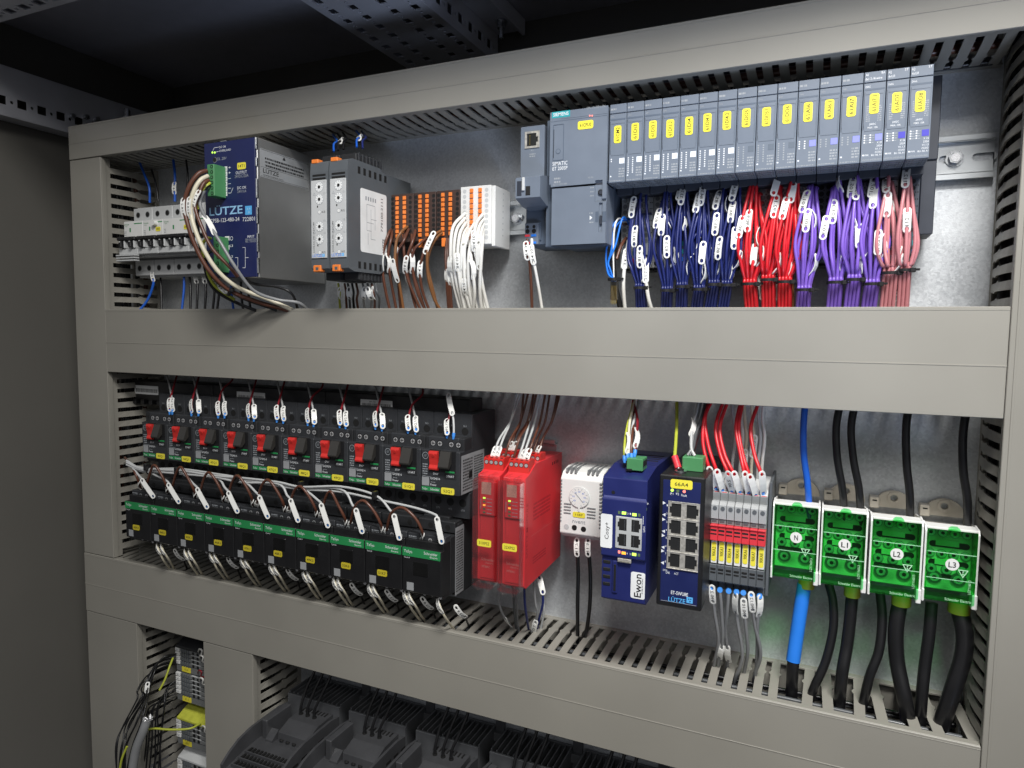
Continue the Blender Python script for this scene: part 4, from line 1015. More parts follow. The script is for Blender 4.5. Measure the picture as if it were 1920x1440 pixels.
wire(pw([(1211, 486, -60), (1211, 520, -62), (1216, 560, -60), (1226, 592, -52)]), 1.7, 'white', 'white wire with marker 14.10 right of the first dark blue bundle', 'white supply wires', mk=[(.25, '14.10', (.2, -1, 0), 20)])
tie(P(1150, 524, -62), 4.2, 'black tie holding the data wires at the black cable sheath')
b = MB(); q = P(1152, 544, -66); b.box(q.x-3.2, q.x+3.2, q.y-3, q.y+3, q.z-9, q.z+8, clear_plug, .6)
for k in range(5): b.cyl((q.x-2.4+k*1.2, q.y-2, q.z-12-k % 2), (q.x-2.4+k*1.2, q.y-1, q.z+4), .25, brs, n=5)
tag(b.build('clear_connector', None, tuple(q)), 'transparent connector with bare strands hanging by the black data cable', 'connector')

# bundles: (colour, wires, tie pixel, end pixel at the duct, first and last module slot, name)
bund = [('navy', 7, (1200, 540), (1203, 596), 0.6, 2.3, 'first', 'dark blue'), ('navy', 8, (1250, 545), (1248, 596), 2.4, 3.6, 'second', 'dark blue'), ('navy', 7, (1278, 538), (1276, 596), 3.5, 4.5, 'third', 'dark blue'),
        ('navy', 8, (1310, 543), (1303, 596), 4.6, 5.7, 'fourth', 'dark blue'), ('navy', 8, (1338, 534), (1328, 596), 5.7, 6.7, 'fifth', 'dark blue'), ('navy', 5, (1363, 535), (1353, 596), 6.6, 7.4, 'sixth', 'dark blue'),
        ('red', 7, (1405, 533), (1410, 596), 7.3, 8.6, 'first', 'red'), ('red', 6, (1440, 525), (1441, 596), 8.8, 9.5, 'second', 'red'), ('red', 7, (1471, 529), (1470, 596), 9.5, 10.5, 'third', 'red'),
        ('violet', 8, (1507, 544), (1503, 596), 10.4, 11.4, 'first', 'violet'), ('violet', 8, (1566, 530), (1560, 596), 11.5, 12.5, 'second', 'violet'), ('violet', 8, (1601, 525), (1592, 596), 12.6, 13.4, 'third', 'violet'), ('violet', 7, (1634, 533), (1625, 596), 13.5, 14.3, 'fourth', 'violet'),
        ('pink', 6, (1669, 512), (1661, 596), 14.1, 14.9, 'first', 'pink'), ('pink', 5, (1696, 507), (1690, 596), 15.0, 15.7, 'second', 'pink')]
mks = {('navy', 0): ['81.1', '81.3', '81.4'], ('navy', 1): ['82.4', '', '82.5'], ('navy', 2): ['', '83.2'], ('navy', 3): ['84.1', '84.3', ''], ('navy', 4): ['85.1', '85.2', '85.7'], ('navy', 5): ['86.4', '86.1', ''],
       ('red', 6): ['90.5', '90.9', ''], ('red', 7): ['', '92.1'], ('red', 8): ['92.3', ''], ('violet', 9): ['101.1', '101.3'], ('violet', 10): ['103.1', '103.3'], ('violet', 11): ['105.1', '105.5', ''], ('violet', 12): ['107.1', '', '107.5'],
       ('pink', 13): ['111.3', ''], ('pink', 14): ['112.1', '112.3']}
for bi, (c, n, tp, ep, s0, s1, nm, cn) in enumerate(bund):
    rad = {'navy': 1.2, 'red': 1.35, 'violet': 1.35, 'pink': 1.4}[c]; T = P(*tp, -60); E = P(*ep, -46); E.z = min(E.z, -30)
    n = n+2 if c != 'pink' else n+1; per = 4 if n > 6 else 3; ml = mks[(c, bi)]
    R = []; rows_ = (n+per-1)//per
    for k in range(n):
        col_ = k % per; row_ = k//per
        s = s0+(s1-s0)*((col_+(row_+.5)/rows_)/per+random.uniform(-.04, .04))
        sx = XM+PW*((s0+s1)/2+(s-(s0+s1)/2)*.58); sz = 86-row_*13-random.uniform(0, 9)
        off = Vector(((col_-(per-1)/2)*rad*1.95+(row_ % 2)*rad*.6, row_*rad*1.8-1.2, 0))
        side = (sx-T.x)
        a = Vector((sx, -41.5, sz)); bq = Vector((sx-side*.12, -54-row_*1.5-random.uniform(0, 3), sz-6))
        cq = Vector((T.x+off.x*1.9+side*.52, -61-random.uniform(-3, 5)+off.y, 33+random.uniform(-3, 3)))
        dq = Vector((T.x+off.x*1.35+side*.20, -61+off.y*1.1, 14))
        R.append((k, [a, bq, cq, dq, T+off+Vector((0, 0, 5)), T+off, T.lerp(E, .5)+off, E+off]))
    for k, pts in R:
        txt = ml[k] if k < len(ml) else None
        mk = None; lab = '%s wire in the %s %s bundle under the slim modules' % (cn, nm, cn)
        if txt is not None:
            mk = [(random.uniform(.12, .26) if k != 2 else random.uniform(.28, .36), txt, (random.uniform(-.3, .3), -1, .15), 18, random.choice((.2, .6, 1.2)))]
            pts = [p+Vector((0, -3.2, 0)) if 0 < j < 4 else p for j, p in enumerate(pts)]
            if txt: lab = '%s wire with white marker %s in the %s bundle' % (cn, txt, nm)
            else: lab = '%s wire with an unreadable turned marker in the %s bundle' % (cn, nm)
        elif k % 3 == 0:
            mk = [(random.uniform(.15, .5), '', (random.choice((-1, 1))*random.uniform(.8, 2), -.6, 0), 17, 2.5)]
            lab = '%s wire with an edge-on blank marker in the %s %s bundle' % (cn, nm, cn)
        wire(pts, rad, c, lab, '%s wires under the slim modules, %s bundle' % (cn, nm), mk=mk, seg=7, name='signal_wire', cat='signal wire')
    tie(T+Vector((0, 0, 0)), per*rad*.95+.4, 'black tie round the %s %s bundle' % (nm, cn), ry=2.0+rad*(1+(n-1)//per)*.95)
for (u, c, m_) in ((1427, 'grey', ''), (1457, 'lgrey', ''), (1484, 'tan', None), (1658, 'tan', None), (1677, 'lgrey', '14.10')):
    wire(pw([(u, 490, -42), (u, 520, -50), (u+3, 560, -50), (u+1, 596, -46)]), 1.4, c, {1427: 'pale grey wire between the first two red bundles', 1457: 'grey wire between the second and third red bundle', 1484: 'light brown wire right of the last red bundle', 1658: 'light brown wire left of the first pink bundle', 1677: 'pale wire with marker 14.10 between the pink bundles'}[u], 'supply wires between the bundles', mk=[(.5, m_, (.1, -1, 0), 20)] if m_ is not None else None)
# ================================================================== middle row: ten motor breakers above ten contactors
RX = -69.0
TX = ['43Q1', '44Q1', '45Q1', '46Q1', '47Q1', '48Q1', '49Q1', '50Q1', '51Q1', '52Q1']
YQ = -87
x0 = RX-450
proto = thing('motor_breaker', (x0+22.5, -8, -180), 'x', 'circuit breaker', 'black motor breakers with red switches')
W = 45
b = MB()
b.box(x0+.2, x0+W-.2, -62, -8, -231, -126, dk, .6)
b.box(x0+.2, x0+W-.2, -58, -50, -154.5, -137, dk, .6)
b.box(x0+.2, x0+W-.2, -66, -55, -233, -206, dk, .6)
b.build('housing', proto)
b = MB(); b.box(x0+.3, x0+W-.3, YQ, -60, -205, -161, dk, .8); b.box(x0+4, x0+W-6, -79, -60, -162, -148.5, dk, .8); b.box(x0+.4, x0+W-.4, -78, -60, -162, -149, dkm, .5)
b.build('front_block', proto)
b = MB()
for cx in (9.5, 17.5, 30.5, 38.5):
    b.cyl((x0+cx, -78.9, -155), (x0+cx, -79.2, -155), 3.3, hole, n=16)
    b.cyl((x0+cx+.3, -79.1, -155.3), (x0+cx+.3, -79.45, -155.3), 2.5, scr, n=12); b.box(x0+cx-1.6, x0+cx+2.2, -79.6, -79.4, -155.7, -154.9, hole, .02); b.box(x0+cx-.1, x0+cx+.7, -79.6, -79.4, -157.2, -153.4, hole, .02)
b.build('auxiliary_screws', proto)
b = MB()
for cx in (8, 22.5, 37): b.cyl((x0+cx, -66, -217), (x0+cx, -66.15, -217), 4.2, hole, n=16); b.cyl((x0+cx, -62, -144), (x0+cx, -62.15, -144), 3.9, hole, n=16)
for i, cx in enumerate((8, 22.5, 37)): b.ft('%dT%d' % (2*i+2, i+1), x0+cx-2, -66, -225.5, 2.0, txg, w=4); b.ft('%dL%d' % (2*i+1, i+1), x0+cx-2, -62, -139.2, 1.6, txg, w=3.6)
b.build('terminal_openings', proto)
# red stop rocker and black start rocker
b = MB()
b.box(x0+10.2, x0+22.6, YQ-.2, YQ+2, -182.5, -160.6+.3, hole, .3); b.box(x0+22.8, x0+40.5, YQ-.1, YQ+2, -182.5, -160.8, blk, .3)
b.build('rocker_recess', proto)
b = MB()
pr = [(YQ+1, -161.4), (YQ-2.8, -161.8), (YQ-3.6, -164), (YQ-2.2, -170), (YQ-1.6, -175.5), (YQ-3.2, -178.6), (YQ-2.6, -180.6), (YQ+1, -181)]
b.prism(pr, (x0+11.2, 0, 0), (0, 1, 0), (0, 0, 1), (1, 0, 0), 9.8, redl)
b.cyl((x0+16, YQ-3, -165.5), (x0+16, YQ-3.7, -165.7), 1.7, redl, n=14)
b.build('red_switch', proto, bevel=.5)
b = MB(); pr = [(YQ+1, -161), (YQ-2, -161.2), (YQ-7.6, -175.6), (YQ-7, -177.4), (YQ-4.6, -177.4), (YQ+1, -172)]
b.prism(pr, (x0+24, 0, 0), (0, 1, 0), (0, 0, 1), (1, 0, 0), 11.5, mat('switch_black', (.035, .033, .03), .32, var=.05)); b.build('black_switch', proto, bevel=.5)
b = MB(); b.box(x0+29, x0+39, YQ-.8, YQ, -182.3, -180.6, grn, .2); b.box(x0+27.5, x0+41, YQ-.35, YQ+.1, -188.6, -183, dkm, .2)
b.build('start_frame', proto)
b = MB()
b.ft('STOP', x0+14.5, YQ, -185.6, 2, txw, w=6); b.ft('START', x0+30, YQ-.35, -186.8, 2.2, txw, w=8.5)
b.ft('GV2ME14', x0+11.4, YQ, -190.6, 2.3, txw, w=11); b.bars(x0+12, x0+17, YQ, -193.6, -192.4, 1, txg); b.ft('Power', x0+11.4, YQ, -197, 2.3, txw, w=7)
b.bars(x0+2.4, x0+8, YQ, -186, -174, 5, txg); b.prism([[(x0+5.6+3.6*math.cos(a*.5), -167+3.6*math.sin(a*.5)) for a in range(12)], [(x0+5.6+3.1*math.cos(a*.5), -167+3.1*math.sin(a*.5)) for a in range(12)]], (0, YQ, 0), (1, 0, 0), (0, 0, 1), (0, -1, 0), .08, txg); b.disc(x0+5.6, YQ, -167, 1.6, dgr, 12, .5)
b.quad((x0+2.2, YQ-.05, -187.4), (x0+12, YQ-.05, -188), (x0+12, YQ-.05, -188.4), (x0+2.2, YQ-.05, -187.9), txg)
b.box(x0+1.6, x0+10, YQ-.1, YQ+.1, -197.4, -188.8, sil, .05)
b.build('front_print', proto)
b = MB(); b.box(x0+1.2, x0+22.5, YQ-.15, YQ+.1, -202.6, -198.4, grn, .1)
gb = b.build('green_band', proto)
b = MB(); b.ft('TeSys', x0+2, YQ-.15, -201.6, 2.1, txw, w=6); b.ft('Schneider', x0+11.4, YQ-.15, -201.6, 2.4, txw, w=10.4); b.build('band_print', gb)
def copy_thing(proto, dx):
    r = proto.copy(); SC.collection.objects.link(r); r.location.x += dx*S; r['_o'] = (proto['_o'][0]+dx, proto['_o'][1], proto['_o'][2])
    for ch in list(proto.children):
        c = ch.copy(); SC.collection.objects.link(c); c.parent = r
        for g in list(ch.children):
            d = g.copy(); SC.collection.objects.link(d); d.parent = c
    return r
mb_ = [proto]+[copy_thing(proto, 45*i) for i in range(1, 10)]
for i, r in enumerate(mb_):
    r['label'] = 'black motor breaker with red switch and yellow sticker %s' % TX[i]
    xx = x0+45*i
    sticker(r, xx+31+random.uniform(-.5, .5), -200.4+random.uniform(-.4, .4), YQ, 15, 6.6, TX[i])
b = MB(); xs = x0+450-.2
b.box(xs, xs+.15, -84, -34, -204, -165, sil, .05)
b.sbars(xs+.15, -81, -60, -201, -168, 11, txk); b.sbars(xs+.15, -57, -37, -201, -168, 13, txk); b.box(xs+.1, xs+.3, -68, -61, -190, -183, hole, .1)
b.build('rating_label', mb_[-1])
sd = thing('side_contact', (x0-10, -8, -170), 'dark auxiliary contact block with three openings, left of the first motor breaker', 'contact block')
b = MB(); b.box(x0-20, x0-.4, -66, -8, -214, -150, dkm, .6); b.box(x0-20, x0-.6, -72, -60, -190, -163, dkm, .5); b.build('housing', sd)
b = MB()
for cx in (-16, -9, -3): b.cyl((x0+cx, -66, -200), (x0+cx, -66.15, -200), 2.6, hole, n=14); b.cyl((x0+cx+2, -66.1, -157), (x0+cx+2, -66.25, -157), 2.2, hole, n=14)
b.build('terminal_openings', sd)
b = MB(); b.bars(x0-18, x0-4, -72, -188, -166, 7, txg); b.build('front_print', sd)
# black comb busbar above the breakers with paper bar code labels (code left as plain bars)
for k, (ua, ub, lu, nm) in enumerate(((250, 400, (253, 297), 'left'), (400, 610, (444, 497), 'middle'), (610, 884, (676, 736), 'right'))):
    a = P(ua, 740, -45); c = P(ub, 760, -45); za, zb_ = -113, -139
    t = thing('busbar', ((a.x+c.x)/2, -40, -126), 'black covered comb busbar, %s length, behind the motor breakers' % nm, 'busbar', 'black busbars behind the motor breakers')
    b = MB(); b.box(a.x+.2, c.x-.4, -46, -18, zb_, za, blk, 1.0)
    for t_ in range(int((c.x-a.x)/15)): b.box(a.x+5+t_*15, a.x+11+t_*15, -50, -40, zb_-5, zb_+1, blk, .5)
    b.build('cover', t)
    l0 = P(lu[0], 740, -46).x; l1 = P(lu[1], 740, -46).x
    b = MB(); plate(b, l0, l1, -46, -131, -119.5, pap, .6, .15); xx = l0+2
    while xx < l1-2:
        w_ = random.uniform(.25, .8); b.quad((xx, -46.2, -128.5), (xx+w_, -46.2, -128.5), (xx+w_, -46.2, -123.5), (xx, -46.2, -123.5), txk); xx += w_+random.uniform(.3, .6)
    if k == 2: b.ft('Art.-Nr.', l0+12, -46.15, -122.6, 2, txk, w=9)
    b.build('paper_label', t)

# contactors
YC = -107; cx0 = RX-9.5-450
proto = thing('contactor', (cx0+22.5, -8, -275), 'x', 'contactor', 'black contactors with green bands')
x0 = cx0
b = MB(); b.box(x0+.3, x0+W-.3, -72, -8, -312, -237, dkm, .6); b.box(x0+.3, x0+W-.3, -88, -70, -306, -247, dkm, .6); b.box(x0+.6, x0+W-.6, -101, -86, -306, -250, blk, .6)
b.build('housing', proto)
b = MB(); b.box(x0+.4, x0+W-.4, YC+.6, -98, -302, -256.4, blk, .8); b.box(x0+13, x0+W-15, YC+.2, YC+2, -284, -270, mat('smoked_window', (.006, .006, .006), .25), .3); b.build('front_cover', proto)
b = MB(); b.box(x0+.6, x0+W-.8, -97, -86, -255, -244.6, dk, .6); b.build('coil_terminals', proto)
b = MB()
for cx, m_ in ((17, dgr), (27, scr), (38, dgr)):
    b.cyl((x0+cx, -97, -249.5), (x0+cx, -97.2, -249.5), 2.9, hole, n=14); b.cyl((x0+cx, -97.1, -249.5), (x0+cx, -97.4, -249.5), 2.2, scr if m_ is scr else mgr, n=12); b.box(x0+cx-1.7, x0+cx+1.7, -97.5, -97.3, -249.8, -249.2, hole, .02); b.box(x0+cx-.3, x0+cx+.3, -97.5, -97.3, -251.2, -247.8, hole, .02)
for cx, zc in ((23, -305), (32, -304.5), (41, -306), (9, -305)): b.cyl((x0+cx, -101, zc+2), (x0+cx, -101.3, zc+2), 2.0, scr if cx in (23, 32, 41) else dgr, n=10)
b.build('terminal_screws', proto)
b = MB(); b.bars(x0+2, x0+11, -97, -253, -246.5, 3, txg); b.bars(x0+3, x0+30, -101, -303.4, -302.6, 1, txg); b.build('terminal_print', proto)
b = MB(); plate(b, x0+.8, x0+W-1, YC+.6, -265.4, -256.6, grn, .6, .5); gb = b.build('green_band', proto)
b = MB(); b.ft('TeSys', x0+2.6, YC+.1, -261.8, 3.0, txw, w=9.5); b.ft('Schneider', x0+25.5, YC+.1, -261, 2.9, txw, w=15.5); b.ft('Electric', x0+32.5, YC+.1, -263.9, 1.9, txw, w=8.5); b.ft('Control', x0+2.6, YC+.55, -267.6, 1.6, txw, w=6.2); b.build('band_print', gb)
b = MB(); b.box(x0+5.6, x0+13.6, YC+.45, YC+.8, -300, -292, sil, .05); b.build('code_patch', proto)
cons = [proto]+[copy_thing(proto, 45*i) for i in range(1, 10)]
ordn = ['leftmost', 'second', 'third', 'fourth', 'fifth', 'sixth', 'seventh', 'eighth', 'ninth', 'rightmost']
KX = ['43K1', '44K1', '45K1', '46K1', '47K1', '48K1', '49K5', '50K6', '51K7', None]
for i, r in enumerate(cons):
    r['label'] = '%s black contactor with a green band, directly below the breakers' % ordn[i] if i < 9 else 'rightmost black contactor, the only one without a yellow sticker'
    if KX[i]: 
        r['label'] = '%s black contactor from the left, green band and dim sticker %s' % (ordn[i], KX[i])
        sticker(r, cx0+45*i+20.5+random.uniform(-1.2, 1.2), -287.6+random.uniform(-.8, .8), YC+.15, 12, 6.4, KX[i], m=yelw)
b = MB(); xs = cx0+450-.3
b.box(xs, xs+.15, -78, -60, -310, -240, sil, .05); b.sbars(xs+.15, -76, -62, -307, -243, 24, txk); b.build('rating_label', cons[-1])
sc = thing('contact_block', (-300, -30, -240), 'long dark strip of linking blocks between the breakers and contactors', 'contact block')
b = MB()
for i in range(10):
    xx = cx0+45*i; b.box(xx+1, xx+W-1, -78, -9, -246, -234.5, dkm, .8); b.box(xx+5, xx+W-10, -74, -30, -236, -231, dkm, .6)
    for cx in (16, 36): b.cyl((xx+cx, -78, -240.5), (xx+cx, -78.15, -240.5), 3.0, hole, n=14)
b.build('housing', sc)

# wires above the breakers
ux = [(318, 323), (359, 372), (409, 421), (466, 476), (519, 531), (577, 588), (637, 648), (704, 716), (765, 779), (838, 850)]
vy = [(776, 776), (779, 779), (783, 783), (788, 789), (791, 793), (797, 799), (801, 803), (804, 807), (811, 813), (820, 822)]
for i in range(10):
    (a, c), (va, vc) = ux[i], vy[i]
    xa = x0_ = None
    A = Vector((RX-450+45*i+27.5, -79, -150)); Bq = Vector((RX-450+45*i+35, -79, -150))
    A = P(a, va, -79); Bq = P(c, vc, -79)
    A2 = P(a+2, va-34, -70); A3 = P(a+3+6, 714+i*5.2, -50)
    tops = (P(a-1, va-20, -74), P(a+3, va-42, -66), P(a+9+4*math.sin(i), va-75, -48))
    if i < 9:
        wire([A, A+Vector((0, 1, 7)), P(a+1, va-26, -74), P(a+8, va-52, -60), P(a+14+14*(i % 3 == 2), va-74, -44), P(a+20, va-100, -34)], 1.15, 'dred', 'thin dark red wire into the breaker with sticker %s, marker 92.%d' % (TX[i], i+3), 'red wires above the motor breakers', mk=[(.30, '92.%d' % (i+3), (-.1 if i % 2 else .3, -1, .1), 17, .8)], ferr=[0])
        wire([Bq, Bq+Vector((0, 1, 7)), P(c, vc-26, -74), P(c-5, vc-52, -58), P(c-12, vc-80, -42), P(c-18, vc-105, -34)], 1.15, 'lgrey', 'thin light grey wire into the breaker with sticker %s' % TX[i], 'light grey wires above the motor breakers', mk=[(.30, '' if i % 2 else '92.%d' % (i+3), (.9 if i % 2 else .35, -1, 0), 17, 1.6)], ferr=[0])
    else:
        wire([A, A+Vector((0, 1, 7)), P(a+1, va-26, -74), P(a+5, va-40, -70), P(a+6, va-60, -66)], 1.15, 'dred', 'thin dark red wire into the breaker with sticker 52Q1, marker 92.15', 'red wires above the motor breakers', mk=[(.38, '92.15', (.1, -1, .1), 18, .6)], ferr=[0])
        wire([Bq, Bq+Vector((0, 1, 7)), P(c, vc-36, -74), P(c-4, vc-60, -70), P(c-8, vc-80, -64), P(c-6, vc-84, -60)], 1.15, 'lgrey', 'thin light grey wire doubled back with a large marker, right end of breakers', 'light grey wires above the motor breakers', mk=[(.66, '', (.1, -1, .1), 24, .4)], ferr=[0])
# brown jumpers and grey wires between the two rows
ju = [(258, 890), (300, 872), (345, 905), (352, 910), (395, 885), (432, 925), (440, 925), (480, 900)]
cp = [(267, 918), (315, 922), (367, 932), (420, 938), (475, 946), (535, 958), (595, 968), (650, 985), (718, 998), (795, 1010)]
gp = [(288, 930), (336, 940), (389, 950), (446, 958), (503, 968), (560, 975), (616, 985), (680, 996), (750, 1008), (829, 1015)]
ge = [(262+0, 900)]
for i in range(10):
    u, v = cp[i]; A = P(u, v+8, -84)
    if i == 0: pts = [A, P(258, 898, -101), P(248, 876, -96), P(234, 858, -70)]
    else:
        pu, pv = cp[i-1]; m = ((u+pu)/2, min(v, pv)-44)
        pts = [A, P(u-3, v-12, -101), P(u-16, v-38, -105), P(m[0]-2, m[1]-2, -106), P(pu+16, pv-36, -104), P(pu+8, pv-8, -98), P(pu+7, pv+8, -86)]
    wire(pts, 1.5, 'brown', 'brown jumper arching to the %s contactor from the left' % ordn[i], 'brown jumpers between the contactors', mk=[(.10 if i else .2, '14.7', (-.6, -1, 0), 16, 2.2)] + ([(.92, '14.7', (.5, -1, 0), 15, 2.2)] if i > 1 else []), seg=7)
trunk = [(238, 868), (268, 880), (335, 884), (402, 893), (452, 900), (520, 906), (566, 914), (640, 918), (704, 932), (770, 948), (806, 958)]
for i in range(10):
    u, v = gp[i]; du = 20-1.3*i; dv = 30+1.4*i
    tr = [P(a+random.uniform(-1, 1), c_+random.uniform(-2.5, 2.5)+2*((i*3) % 4-1.5), -97-((i*7) % 3)) for a, c_ in trunk if a < u-du-16]
    S_ = P(u-du, v-dv, -103); M_ = P(u-du*.45, v-dv*.5, -104.5); T_ = P(u, v-1, -103); E_ = P(u+1.5, v+9, -94)
    pts = (tr or [P(238, 868, -80)])+[P(u-du-8, v-dv-9, -101), S_, M_, T_, E_]
    g_ = wire(pts, 1.3, 'lgrey', 'light grey wire ending at the %s contactor from the left' % ordn[i], 'light grey wires between breakers and contactors', seg=6)
    d_ = (T_-S_); nr_ = Vector((.25, -1, .2)); marker(g_, M_+Vector((0, -1.6, 0)), d_, nr_, '', L=d_.length*1.12, curl=.5)
    fb = MB(); dd = d_.normalized(); fb.cyl(T_-dd*3.4+Vector((0, -1.2, 0)), T_+dd*1.2+Vector((0, -.8, 0)), 2.0, fer, .9, 12); fb.build('ferrule', g_)
for k, (u, v) in enumerate(((279, 880), (336, 887), (447, 902), (567, 915), (705, 934))):
    tie(P(u, v, -97), 1.6, 'black tie on the grey wire trunk, number %s from the left' % ['one', 'two', 'three', 'four', 'five'][k], ry=1.0, d=(1, 0, -.12), tail=False)
    o_ = [o for o in SC.objects if o.name.startswith('cable_tie') and o.parent is None][-1]; o_.scale = (1, 2.0, 2.6)
# white pairs below the contactors
bu = [(300, 1025), (352, 1035), (400, 1040), (458, 1050), (512, 1062), (575, 1076), (632, 1090), (698, 1102), (765, 1116), (828, 1132)]
for i, (u, v) in enumerate(bu):
    for k in range(1 if i == 9 else 2):
        wire([P(u-6+k*8, v-4, -100), P(u-2+k*8, v+8, -102), P(u+7+k*8, v+26-k*4, -96), P(u+17+k*7, v+40-k*3, -80), P(u+27+k*5, v+54-k*4, -64), P(u+34+k*3, v+74, -56)], 1.25, 'cream', 'off white wire leaving the bottom of the %s contactor' % ordn[i], 'off white wires below the contactors', mk=[(.17, '%d.%d' % (53+i, k+1), (-.5, -1, 0), 15, 2)], seg=7)
    if i % 2 == 0 or i > 5:
        wire([P(u+24, v+4, -92), P(u+34, v+14, -92), P(u+44, v+26, -84), P(u+52, v+44, -60)], 1.1, 'black', 'thin black wire with a turned marker below the %s contactor' % ordn[i], 'black wires below the contactors', mk=[(.4, '53.%d' % i, (-.2, -1, .5), 18, 2)])

# ---------------------------------------------------------------- two red safety relays
def safety(xf, label, txt, zt, zb):
    root = thing('safety_relay', (xf+12, -8, (zt+zb)/2), label, 'relay', 'red safety relays with clear covers')
    w_ = 22.8; x0 = xf
    b = MB(); pr = [(-8, zt+2), (-80, zt+2), (-96, zt-6), (-104, zt-8), (-104, zb+3), (-100, zb), (-8, zb+4)]
    b.prism(pr, (x0, 0, 0), (0, 1, 0), (0, 0, 1), (1, 0, 0), w_-.5, red); b.build('housing', root, bevel=.5)
    b = MB(); b.box(x0+2.4, x0+w_-3, -107, -103, zt-46, zt-13, red, 1.2); b.box(x0+2.6, x0+w_-3, -105, -103, zb+5, zt-46.5, red, .8); b.build('front_panel', root)
    b = MB()
    for (ya, yb_, zz) in ((-94, -80, zt+7), (-66, -52, zt+9)):
        pr = [(ya, zt-5 if ya < -90 else zt), (ya, zz-1), (ya+3, zz), (yb_, zz), (yb_, zt-2)]
        b.prism(pr, (x0+.8, 0, 0), (0, 1, 0), (0, 0, 1), (1, 0, 0), w_-2.4, redl)
        for k in range(4):
            cx = x0+3.6+k*5.0; b.cyl((cx, ya-.02, zz-4.6), (cx, ya-.2, zz-4.6), 2.2, hole, n=12); b.cyl((cx, ya-.1, zz-4.6), (cx, ya-.4, zz-4.6), 1.7, scr, n=10); b.box(cx-1.3, cx+1.3, ya+.8, ya+1.8, zz-.2, zz+.1, hole, .02)
    b.build('terminal_plugs', root)
    b = MB()
    b.box(x0+5, x0+15, -107.25, -106.9, zt-25.5, zt-14, mat('speckled_patch', (.55, .28, .22), .5, var=.35, vs=1800), .05)
    b.vt('Harmony', x0+4, -107, zt-35, 1.8, txg, w=9)
    for k in range(5): b.bars(x0+10.5, x0+16, -107, zt-30-k*3.4, zt-28.6-k*3.4, 1, txg)
    b.ft('Schneider', x0+4.4, -105, zb+22, 2.8, mat('pale_red_ink', (.62, .25, .22), .5), w=14); b.ft('Electric', x0+9, -105, zb+19.4, 1.6, MATS['pale_red_ink'], w=8); b.ft('XPSBAC', x0+4.6, -105, zb+15.2, 2.1, MATS['pale_red_ink'], w=9)
    b.build('front_print', root)
    for k, m_ in enumerate((ledg, ledg, ledo, ledd, ledd)):
        b = MB(); b.box(x0+6.6, x0+9.2, -107.3, -106.9, zt-30-k*3.4, zt-28.4-k*3.4, m_ if k != 1 else ledd, .1); b.build('led', root)
    sticker(root, x0+12, zb+42, -114.8, 14.5, 6.6, txt)
    b = MB(); o = rrect(x0-.6, x0+w_-1, zb-1.5, zt-8.5, 4); i_ = rrect(x0+.2, x0+w_-1.8, zb-.7, zt-9.3, 3.4)
    b.prism(o, (0, -114, 0), (1, 0, 0), (0, 0, 1), (0, -1, 0), .8, clear_cover)
    b.prism([o, i_], (0, -103, 0), (1, 0, 0), (0, 0, 1), (0, -1, 0), 11, clear_cover)
    for cx in (5, 15): b.box(x0+cx, x0+cx+2.6, -115, -96, zt-12, zt-5.5, clear_cover, .6); b.box(x0+cx-1, x0+cx+3, -115.4, -112, zb-3.5, zb+5, clear_cover, .8)
    b.build('clear_cover', root)
    return root, x0+w_-.5
q = P(887, 1000, -112); q2 = P(934, 1000, -112)
zA = P(905, 880, -104).z; zB = P(905, 1092, -104).z
s1, _ = safety(q.x+1, 'left red safety relay with sticker 31XPS2 under its clear cover', '31XPS2', zA+3, zB)
s2, xe = safety(q2.x+1, 'right red safety relay with sticker 32XPS2 and a broad red side', '32XPS2', zA+3, zB-.5)
b = MB()
b.text('SAFETY MODULE', (xe+.06, -97, zB+28), (0, 0, 1), (0, -1, 0), 4, mat('dark_red_ink', (.40, .02, .03), .5), w=52)
b.sbars(xe, -84, -40, zB+60, zB+78, 5, MATS['dark_red_ink']); b.sbars(xe, -84, -50, zB+18, zB+26, 3, MATS['dark_red_ink'])
b.sbars(xe, -88, -30, zB+46, zB+46.6, 1, MATS['pale_red_ink']); 
for k in range(4): b.box(xe-.2, xe+.1, -36+k*5, -34+k*5, zA-4, zA-1, hole, .05)
b.build('side_print', s2)
for i, (u, v, c, e) in enumerate(((922, 868, 'lgrey', (975, 740)), (929, 868, 'lgrey', (968, 742)), (944, 866, 'brown', (990, 738)), (952, 858, 'brown', (982, 736)), (960, 858, 'brown', (1000, 740)), (962, 862, 'brown', (1006, 736)),
                                 (968, 874, 'lgrey', (1000, 742)), (976, 874, 'lgrey', (1012, 744)), (985, 872, 'brown', (1022, 740)), (996, 862, 'brown', (1030, 742)), (1004, 866, 'brown', (1048, 744)), (1006, 862, 'brown', (1044, 744)))):
    dp = -84 if i not in (3, 4, 9, 10, 11) else -56
    wire([P(u, v+4, dp), P(u+4, v-14, dp-1), P(u+14, v-44, dp+6), P((u+e[0])/2+9, 790, -52), P(e[0], e[1], -44), P(e[0]+2, e[1]-20, -40)], 1.2, c, '%s wire rising from the plugs of the two red relays' % {'lgrey': 'light grey', 'brown': 'brown'}[c], 'wires above the red safety relays',
         mk=[(.2, ('91.7', '31.7', '14.7', '14.7', '', '', '', '14.7', '14.7', '', '14.3', '')[i], (random.uniform(-.5, .2), -1, .2), 17, 1.5)] if i in (0, 1, 3, 4, 7, 8, 10) else None, ferr=[0], ferc=fer if c == 'lgrey' else blk)
